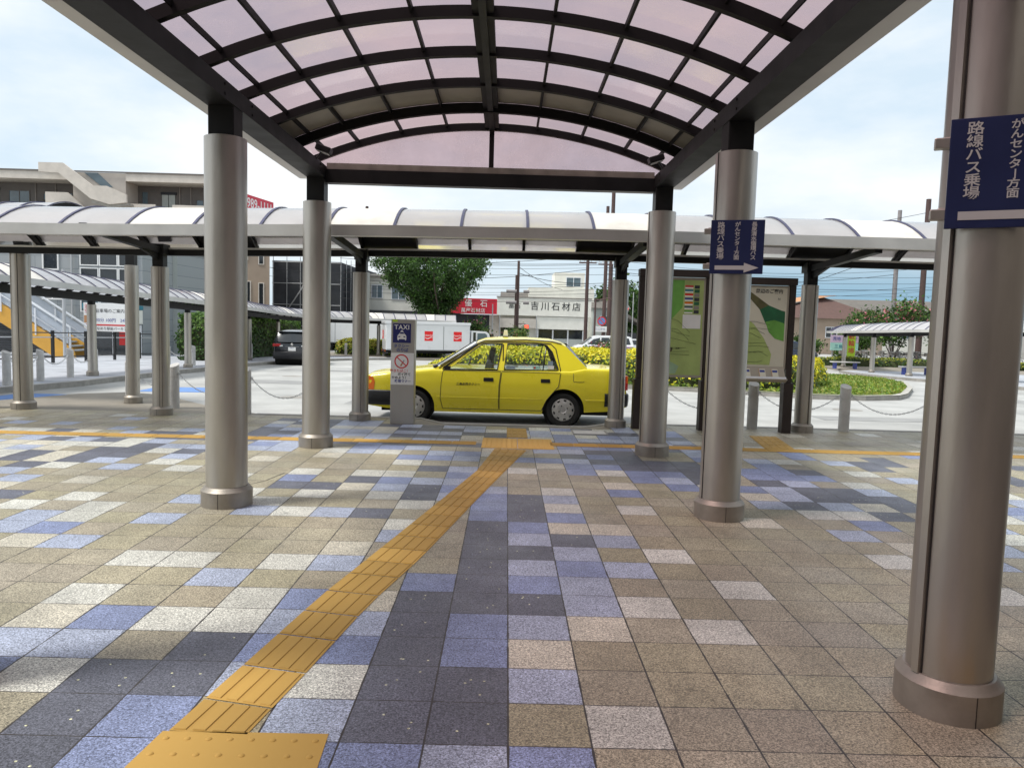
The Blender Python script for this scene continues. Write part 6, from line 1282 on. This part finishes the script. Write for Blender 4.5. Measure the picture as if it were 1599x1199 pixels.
b = MB(); b.box(.05, .6, 61.9, 61.95, .3, .85, 'aquapaper'); b.box(1.15, 1.55, 61.9, 61.95, .2, .6, 'white'); b.box(-2.5 + .1, -1.75, 62.0, 62.1, -.4, .75, 'white'); b.text('案内', .3, 'text_black', FRONT(-2.05, 61.99, .3), .003); obj('poster', b, s3)
b = MB(); b.box(-.7, 2.4, 61.5, 62.2, 1.15, 1.95, 'beigelt'); b.box(2.4, 6.9, 61.7, 62.2, 1.1, 2.15, 'cream'); obj('canopy_band', b, s3)
h4 = thing('house', 'white house with a roof terrace box above the white fascia', 'house', (0, 0, 0))
b = MB(); b.box(2.0, 8.5, 72, 80, -1, 5.1, 'offwhite'); b.box(4.6, 7.6, 73, 78, 5.1, 6.7, 'offwhite'); obj('wall', b, h4)
windows(h4, [(5.8, 7.2, 5.35, 6.2)], 73, 'rail', 'bluewin')
b = MB(); b.box(-.6, 2.6, 71, 79, -1, 3.6, 'offwhite'); b.prism([(70.5, 3.6), (75, 4.7), (79.5, 3.6)], 'x', -.8, 2.8, 'roofgrey'); tag(obj('house', b), 'house with a low grey gable just behind the white fascia, beside the double brown pole', 'house')
h5 = thing('house', 'pale corner house behind the red traffic light and round blue no parking sign', 'house', (0, 0, 0))
b = MB(); b.box(8.2, 11.6, 70, 78, -1, 3.2, 'palewall'); obj('wall', b, h5)
b = MB(); b.prism([(69.6, 3.2), (74, 4.3), (78.4, 3.2)], 'x', 8, 11.8, 'roofgrey'); b.prism([(11.0, 2.6), (14.5, .8), (14.5, .6), (11.0, 2.3)], 'y', 66, 70, 'roofgrey'); b.box(11, 14.3, 66.3, 70, -1, .9, 'netting'); obj('roof', b, h5)
windows(h5, [(9.0, 10.4, 1.2, 2.4)], 70, 'rail', 'bluewin')
r1 = thing('house', 'grey flat fronted building beyond the slim column on the right', 'house', (0, 0, 0))
b = MB(); b.box(22.2, 28.2, 80, 88, -1, 4.6, 'greywall'); b.box(22.1, 28.3, 79.9, 80.0, 2.6, 3.4, 'palewall'); obj('wall', b, r1)
b = MB(); b.prism([(22.0, 4.6), (24.8, 7.4), (27.5, 4.6)], 'y', 80.5, 88, 'palewall'); obj('roof', b, r1)
b = MB(); b.box(22.3, 23.4, 79.8, 79.9, .4, 1.6, 'rooforange'); b.box(23, 28, 79.75, 79.88, -.6, .4, 'aquapaper'); obj('shop_sign', b, r1)
r2 = thing('house', 'house with a red brown hip roof and an orange tiled wing beyond the right canopy', 'house', (0, 0, 0))
b = MB(); b.box(28.5, 42.5, 82, 92, -1, 3.1, 'tanwall'); obj('wall', b, r2)
b = MB(); vs = [(28.6, 81.5, 3.0), (43.0, 81.5, 3.0), (43, 92.5, 3), (28.6, 92.5, 3), (37, 86, 5.6), (38, 88, 5.6)]; b.add(vs, [(0, 1, 4), (1, 2, 5, 4), (2, 3, 5), (3, 0, 4, 5)], 'roofbrown'); b.add([(28, 83.2, 3.9), (38.2, 85.0, 5.75), (36, 88, 5.75), (26.6, 87, 3.9)], [(0, 1, 2, 3)], 'rooforange'); obj('roof', b, r2)
windows(r2, [(36, 37.2, .9, 2.0), (40, 41.4, .9, 2.2)], 82, 'rail', 'darkglass')
r3 = thing('house', 'long grey tiled roof stretching along the skyline at right', 'house', (0, 0, 0))
b = MB(); b.box(30, 75, 112, 124, -1, 4.4, 'offwhite'); obj('wall', b, r3)
b = MB(); b.prism([(110, 4.2), (118, 6.7), (126, 4.2)], 'x', 29, 76, 'roofgrey'); obj('roof', b, r3)
for x, y, w_, hh, m, lb in ((44, 100, 12, 4.6, 'palewall', 'pale far house beyond the pink trees'), (52, 92, 9, 3.9, 'offwhite', 'white far house at the right edge'), (16, 96, 9, 4.3, 'offwhite', 'white far house between the map boards')):
    t = thing('house', lb, 'house', (x, y, -1)); b = MB(); b.box(-w_ / 2, w_ / 2, 0, 8, 0, hh, m); obj('wall', b, t); b = MB(); b.prism([(-.5, hh), (4, hh + 1.8), (8.5, hh)], 'x', -w_ / 2 - .3, w_ / 2 + .3, 'roofgrey'); obj('roof', b, t)
    windows(t, [(-w_ / 4, -w_ / 4 + 1.5, hh - 2, hh - .8)], 0, 'rail', 'bluewin')

# ---------------- poles, wires, signals, signs ----------------
def pole(x, y, ztop, r, m, label, arms=()):
    t = thing('utility_pole', label, 'pole', (x, y, roadz(45)))
    b = MB(); b.cyl((0, 0, -.2), (0, 0, ztop + 1), r, r * .75, m, 12); obj('shaft', b, t)
    for z, L_ in arms:
        b = MB(); b.box(-L_ / 2, L_ / 2, -.05, .05, z + 1 - .05, z + 1.05, 'polegrey' if m != 'polebrown' else m)
        for u in (-.45, -.2, .2, .45): b.cyl((u * L_, 0, z + 1.05), (u * L_, 0, z + 1.25), .04, None, 'rail', 6)
        obj('crossarm', b, t)
    return t
pole(-12.3, 62.5, 11.1, .17, 'polebrown', 'brown utility pole rising above the canopy left of the big tree', ((10.7, .9), (10.2, .9)))
d = pole(.72, 55.5, 6.3, .13, 'polebrown', 'short double brown pole carrying grey cylinders before the white fascia')
b = MB(); b.cyl((-.14, -.1, 0), (-.14, -.1, 6.2), .10, .09, 'polebrown', 10); obj('shaft', b, d)
b = MB()
for x in (-.55, .42):
    for z in (3.9, 4.75): b.cyl((x - .35 * (1 if x < 0 else 0) , -.2, z + .2), (x + .45, -.2, z + .2), .13, None, 'polegrey', 12)
obj('transformer', b, d)
pole(6.3, 58, 9.5, .16, 'polebrown', 'left of the two tall brown poles behind the taxi boot', ((7.2, 1.4), (6.5, 1.4)))
pole(7.75, 58, 11, .17, 'polebrown', 'right of the two tall brown poles, carrying the no parking sign', ((7.8, 1.6), (7.1, 1.6), (6.4, 1.2)))
pole(9.25, 66, 14.2, .22, 'polebrown', 'very tall brown pole rising above both canopies on the right of the arched roof')
pole(33.2, 62, 12, .22, 'polegrey', 'pale utility pole at right above the pink trees', ((9.2, 1.5),))
pole(35.6, 62, 13, .27, 'polebrown', 'thick brown pole at right above the pink trees', ((7.8, 2.0), (7.2, 1.6)))
pole(-1.25, 58, 3.0, .06, 'pipe', 'thin grey utility post between red sign and white fascia')
pole(-13.4 + 24.8, 66, 4.6, .05, 'pipe', 'slim pale post at the corner behind the people carrier')
W_ = [((-12.3, 62.5, 10.9), (-60, 70, 12.5), .8), ((-12.3, 62.5, 10.8), (9.25, 66, 8.4), 1.0), ((-12.3, 62.5, 10.6), (9.25, 66, 9.0), 1.2), ((-12.3, 62.5, 5.3), (6.3, 58, 6.0), .5), ((-12.3, 62.5, 4.6), (6.3, 58, 4.7), .3), ((-12.3, 62.5, 4.2), (7.75, 58, 4.5), .35), ((-20, 60, 5.6), (-12.3, 62.5, 5.6), .3), ((-20, 60, 4.9), (-12.3, 62.5, 4.9), .3),
      ((.72, 55.5, 5.9), (4.6, 62, 4.5), .25), ((.72, 55.5, 5.4), (6.3, 58, 4.9), .25), ((-12.3, 62.5, 8), (7.75, 58, 7.3), .4), ((-12.3, 62.5, 7.3), (7.75, 58, 6.6), .5), ((-12.3, 62.5, 6.5), (6.3, 58, 7.1), .4),
      ((7.75, 58, 7.7), (35.6, 62, 8.0), .9), ((7.75, 58, 6.9), (35.6, 62, 7.2), .8), ((7.75, 58, 6.0), (33.2, 62, 6.6), .8), ((7.75, 58, 5.0), (35.6, 62, 5.6), .6), ((7.75, 58, 4.4), (35.6, 62, 5.2), .5), ((27.5, 80, 5.0), (33.2, 62, 8.6), .2), ((35.6, 62, 7.8), (70, 60, 8.5), .6), ((35.6, 62, 5.6), (70, 60, 6.2), .5), ((18, 60, 8.9), (36, 62, 12), .3), ((33.2, 62, 10.5), (60, 50, 11.3), .4), ((33.2, 62, 10.3), (60, 50, 11.0), .4)]
W_ += [((-14, 60, 3.2 + .55 * i), (8 + (i % 3), 60 + i % 2, 3.6 + .5 * i + .2 * (i % 3)), .15 + .07 * (i % 4)) for i in range(8)] + [((7.75, 58, 4.8 + .45 * i), (40, 63, 5.0 + .55 * i), .35) for i in range(4)]
wires = thing('overhead_wires', 'thin black overhead wires strung between the utility poles', 'wires', (0, 0, 0))
for i, (p, q_, s) in enumerate(W_):
    p, q_ = Vector(p), Vector(q_); b = MB(); b.tube([p.lerp(q_, t) - Vector((0, 0, 4 * s * t * (1 - t))) for t in np.linspace(0, 1, 13)], .018 if i % 3 else .026, 'wire', 4); obj('wire', b, wires)
def signal(x, y, z, label, arm, polex):
    t = thing('traffic_light', label, 'traffic light', (x, y, z))
    b = MB(); b.box(-.55, .55, -.12, .12, -.2, .2, 'polegrey'); obj('housing', b, t, .05)
    b = MB(); b.cyl((.34, -.125, 0), (.34, -.15, 0), .145, None, 'redlight', 16); obj('lens', b, t)
    b = MB(); b.cyl((0, -.125, 0), (0, -.14, 0), .13, None, 'black', 16); b.cyl((-.34, -.125, 0), (-.34, -.14, 0), .13, None, 'black', 16); obj('lens', b, t, label='unlit dark lens')
    b = MB(); b.cyl((polex, .1, -z - 1), (polex, .1, arm), .09, .07, 'polebrown', 10); b.tube([(polex, .1, arm - .1), (polex * .5, .1, arm + .1), (0, .0, .2)], .045, 'polebrown', 6); obj('pole', b, t)
signal(9.0, 56.8, 2.92, 'red traffic light on a brown arm pole at the corner behind the taxi boot', .7, -2.1)
pt_ = thing('pedestrian_signal', 'small pedestrian signal showing red on the double brown pole', 'traffic light', (1.45, 55.3, 1.15))
b = MB(); b.box(-.20, .20, -.10, .10, -.32, .32, 'recess'); obj('housing', b, pt_, .02); b = MB(); b.box(-.14, .14, -.112, -.101, .03, .27, 'redlight'); obj('lens', b, pt_); b = MB(); b.box(-.14, .14, -.112, -.101, -.27, -.03, 'black'); obj('lens', b, pt_, label='unlit lower lens'); b = MB(); b.tube([(-.7, .1, .35), (-.2, .1, .38), (0, .02, .3)], .03, 'polebrown', 6); obj('bracket', b, pt_)
ns_ = thing('no_parking_sign', 'round blue no parking sign with red rim and white plate on the right brown pole', 'road sign', (7.55, 57.7, 1.9))
b = MB(); T = FRONT(0, -.03, 0); b.lathe([(.36, 0), (.36, .012), (0, .012)], 'text_red', 28, T=T); b.lathe([(.27, .015), (0, .015)], 'taxiblue' if 0 else 'roadblue', 28, T=T); b.box(-.27, .27, -.035, .035, .016, .018, 'text_red', T @ Matrix.Rotation(R(-45), 4, 'Z')); obj('disc', b, ns_)
b = MB(); b.box(-.62, .42, -.04, -.02, -.86, -.42, 'white'); b.text('ここから', .2, 'text_blue', FRONT(-.1, -.045, -.64), .002); obj('plate', b, ns_)

# ---------------- right hand side: banners, benches, bicycles ----------------
bn = thing('banner', 'lime green upright banner with red characters on the right pavement', 'banner', (25.6, 53.0, zf))
b = MB(); b.cyl((-.3, 0, 0), (-.3, 0, 2.5), .025, None, 'rail', 8); obj('pole', b, bn)
b = MB(); b.box(-.28, .34, -.01, .01, .45, 2.45, 'lime'); obj('cloth', b, bn); b = MB()
for i, c in enumerate('駐輪場'): b.text(c, .48, 'text_red', FRONT(.03, -.014, 2.1 - .55 * i), .002, .006)
obj('lettering', b, bn)
hb = thing('hoarding', 'pale pink and aqua hoarding behind the lime banner', 'hoarding', (26.8, 56.5, zf))
b = MB(); b.box(-1.2, 1.0, 0, .08, .95, 1.55, 'aquapaper'); b.box(-1.2, 1.0, 0, .08, 1.56, 2.15, 'pinkpaper'); obj('panel', b, hb)
b = MB(); b.text('売地　長泉町', .32, 'text_blue', FRONT(-.1, -.01, 1.86), .003); b.text('三島不動産', .32, 'teal', FRONT(-.1, -.01, 1.25), .003); obj('lettering', b, hb)
b = MB(); [b.cyl((x, .1, -.1), (x, .14, 2.15), .05, None, 'pipe', 8) for x in (-1, .8)]; obj('post', b, hb)
def bench(x, y, rz, label):
    t = thing('bench', label, 'bench', (x, y, gl(y)), rz, 'flat benches on the right pavement')
    b = MB(); b.box(-.95, .95, -.22, .22, .40, .47, 'concrete_lt'); obj('seat', b, t, .02)
    for s in (-.7, .7): b = MB(); b.box(s - .06, s + .06, -.16, .16, 0, .40, 'text_blue'); obj('leg', b, t)
bench(22.9, 39.0, R(8), 'pale flat bench with blue legs before the right canopy columns, nearer one')
bench(22.3, 46.5, R(5), 'pale flat bench beside the leftmost column of the right canopy')
bk = thing('bicycle', 'parked bicycle in the crowded rack beyond the low hedge at right', 'bicycle', (25.8, 54.6, zf), R(80), 'bicycles parked at right')
for x in (-.52, .52):
    b = MB(); b.tube([(x + .32 * math.cos(a), 0, .33 + .32 * math.sin(a)) for a in np.linspace(0, 6.283, 19)[:-1]], .022, 'rubber', 5, True); b.tube([(x + .295 * math.cos(a), 0, .33 + .295 * math.sin(a)) for a in np.linspace(0, 6.283, 19)[:-1]], .012, 'pipe', 4, True)
    for a in np.linspace(0, 3.14, 7)[:-1]: b.tube([(x + .29 * math.cos(a), 0, .33 + .29 * math.sin(a)), (x - .29 * math.cos(a), 0, .33 - .29 * math.sin(a))], .004, 'pipe', 3)
    obj('wheel', b, bk)
b = MB()
for p in ([(-.52, 0, .33), (-.05, 0, .30), (-.18, 0, .72), (-.52, 0, .33)], [(-.05, 0, .30), (.36, 0, .70)], [(-.15, 0, .55), (.36, 0, .62)], [(.52, 0, .33), (.34, 0, .85)]): b.tube(p, .02, 'pipe', 6)
obj('frame', b, bk)
b = MB(); b.box(-.30, -.06, -.08, .08, .80, .87, 'black'); b.cyl((-.18, 0, .7), (-.18, 0, .82), .016, None, 'pipe', 6); obj('saddle', b, bk)
b = MB(); b.tube([(.20, -.28, .98), (.33, -.2, 1.0), (.33, .2, 1.0), (.20, .28, .98)], .016, 'pipe', 6); b.cyl((.34, 0, .85), (.33, 0, 1.0), .016, None, 'pipe', 6); obj('handlebar', b, bk)
b = MB(); b.box(.42, .72, -.17, .17, .72, .73, 'pipe')
for a in ((.42, .43, -.17, .17), (.71, .72, -.17, .17), (.43, .71, -.17, -.16), (.43, .71, .16, .17)): b.box(a[0], a[1], a[2], a[3], .73, .95, 'recess')
obj('basket', b, bk)
for i in range(1, 30): dup(bk, (25.8 + .46 * i, 54.6 + .25 * math.sin(i * 2.1) + (2.2 if i % 3 == 0 else 0), zf), R(80 + 14 * math.sin(i * 1.3)))
# assumed, unseen walls added behind and beside the camera to shade the near columns
sw = thing('unseen_shade_walls', 'unseen walls added behind and beside the viewer to shade the near columns', 'building', (0, 0, 0))
b = MB(); b.box(-20, 30, -12, -9.5, -1, 7.5, 'recess'); obj('wall', b, sw)
b = MB(); b.box(3.25, 24, -9.4, .9, -1, 6.5, 'recess'); obj('shade_wing', b, sw)  # added out of frame to block light from the right

# small wear and services
b = MB()
for x, z in ((-24.0, 1.2), (-26.4, 1.3)): b.box(x, x + .8, 35.6, 35.97, z, z + .6, 'rail'); b.cyl((x + .35, 35.58, z + .3), (x + .35, 35.6, z + .3), .22, None, 'netting', 16)
obj('air_conditioner', b, gb)
b = MB()
for x in (-22.3, -28.2): b.cyl((x, 35.9, -.8), (x, 35.9, 5.1), .05, None, 'pipe', 8)
obj('downpipe', b, gb)
b = MB()
for x in (2.45, -.7): b.cyl((x, 61.4, -1), (x, 61.4, 2.2), .04, None, 'pipe', 8)
obj('downpipe', b, s3)
M['patch'] = mat('asphalt_patch', (.30, .30, .295), .85, 0, .3, 1.2, .4, 160)
b = MB()
for x0, x1, y0, y1 in ((-8.2, -5.6, 19.0, 20.6), (-3.5, -2.6, 13.2, 18.2), (6.5, 9.5, 12.4, 13.3), (-9.2, -6.2, 27, 28.6), (15.2, 16.4, 16, 22)):
    b.add([(x0, y0, roadz(y0) + .004), (x1, y0 + .1, roadz(y0 + .1) + .004), (x1 - .1, y1, roadz(y1) + .004), (x0 + .05, y1, roadz(y1) + .004)], [(0, 1, 2, 3)], 'patch')
struct('road_patch', b)
b = MB()
for x, y in ((-4.9, 14.4), (8.2, 15.1), (-7.4, 23.0)): b.lathe([(.34, .006), (.30, .007), (0, .007)], 'kerb', 28, (x, y, roadz(y)))
struct('manhole_cover', b)
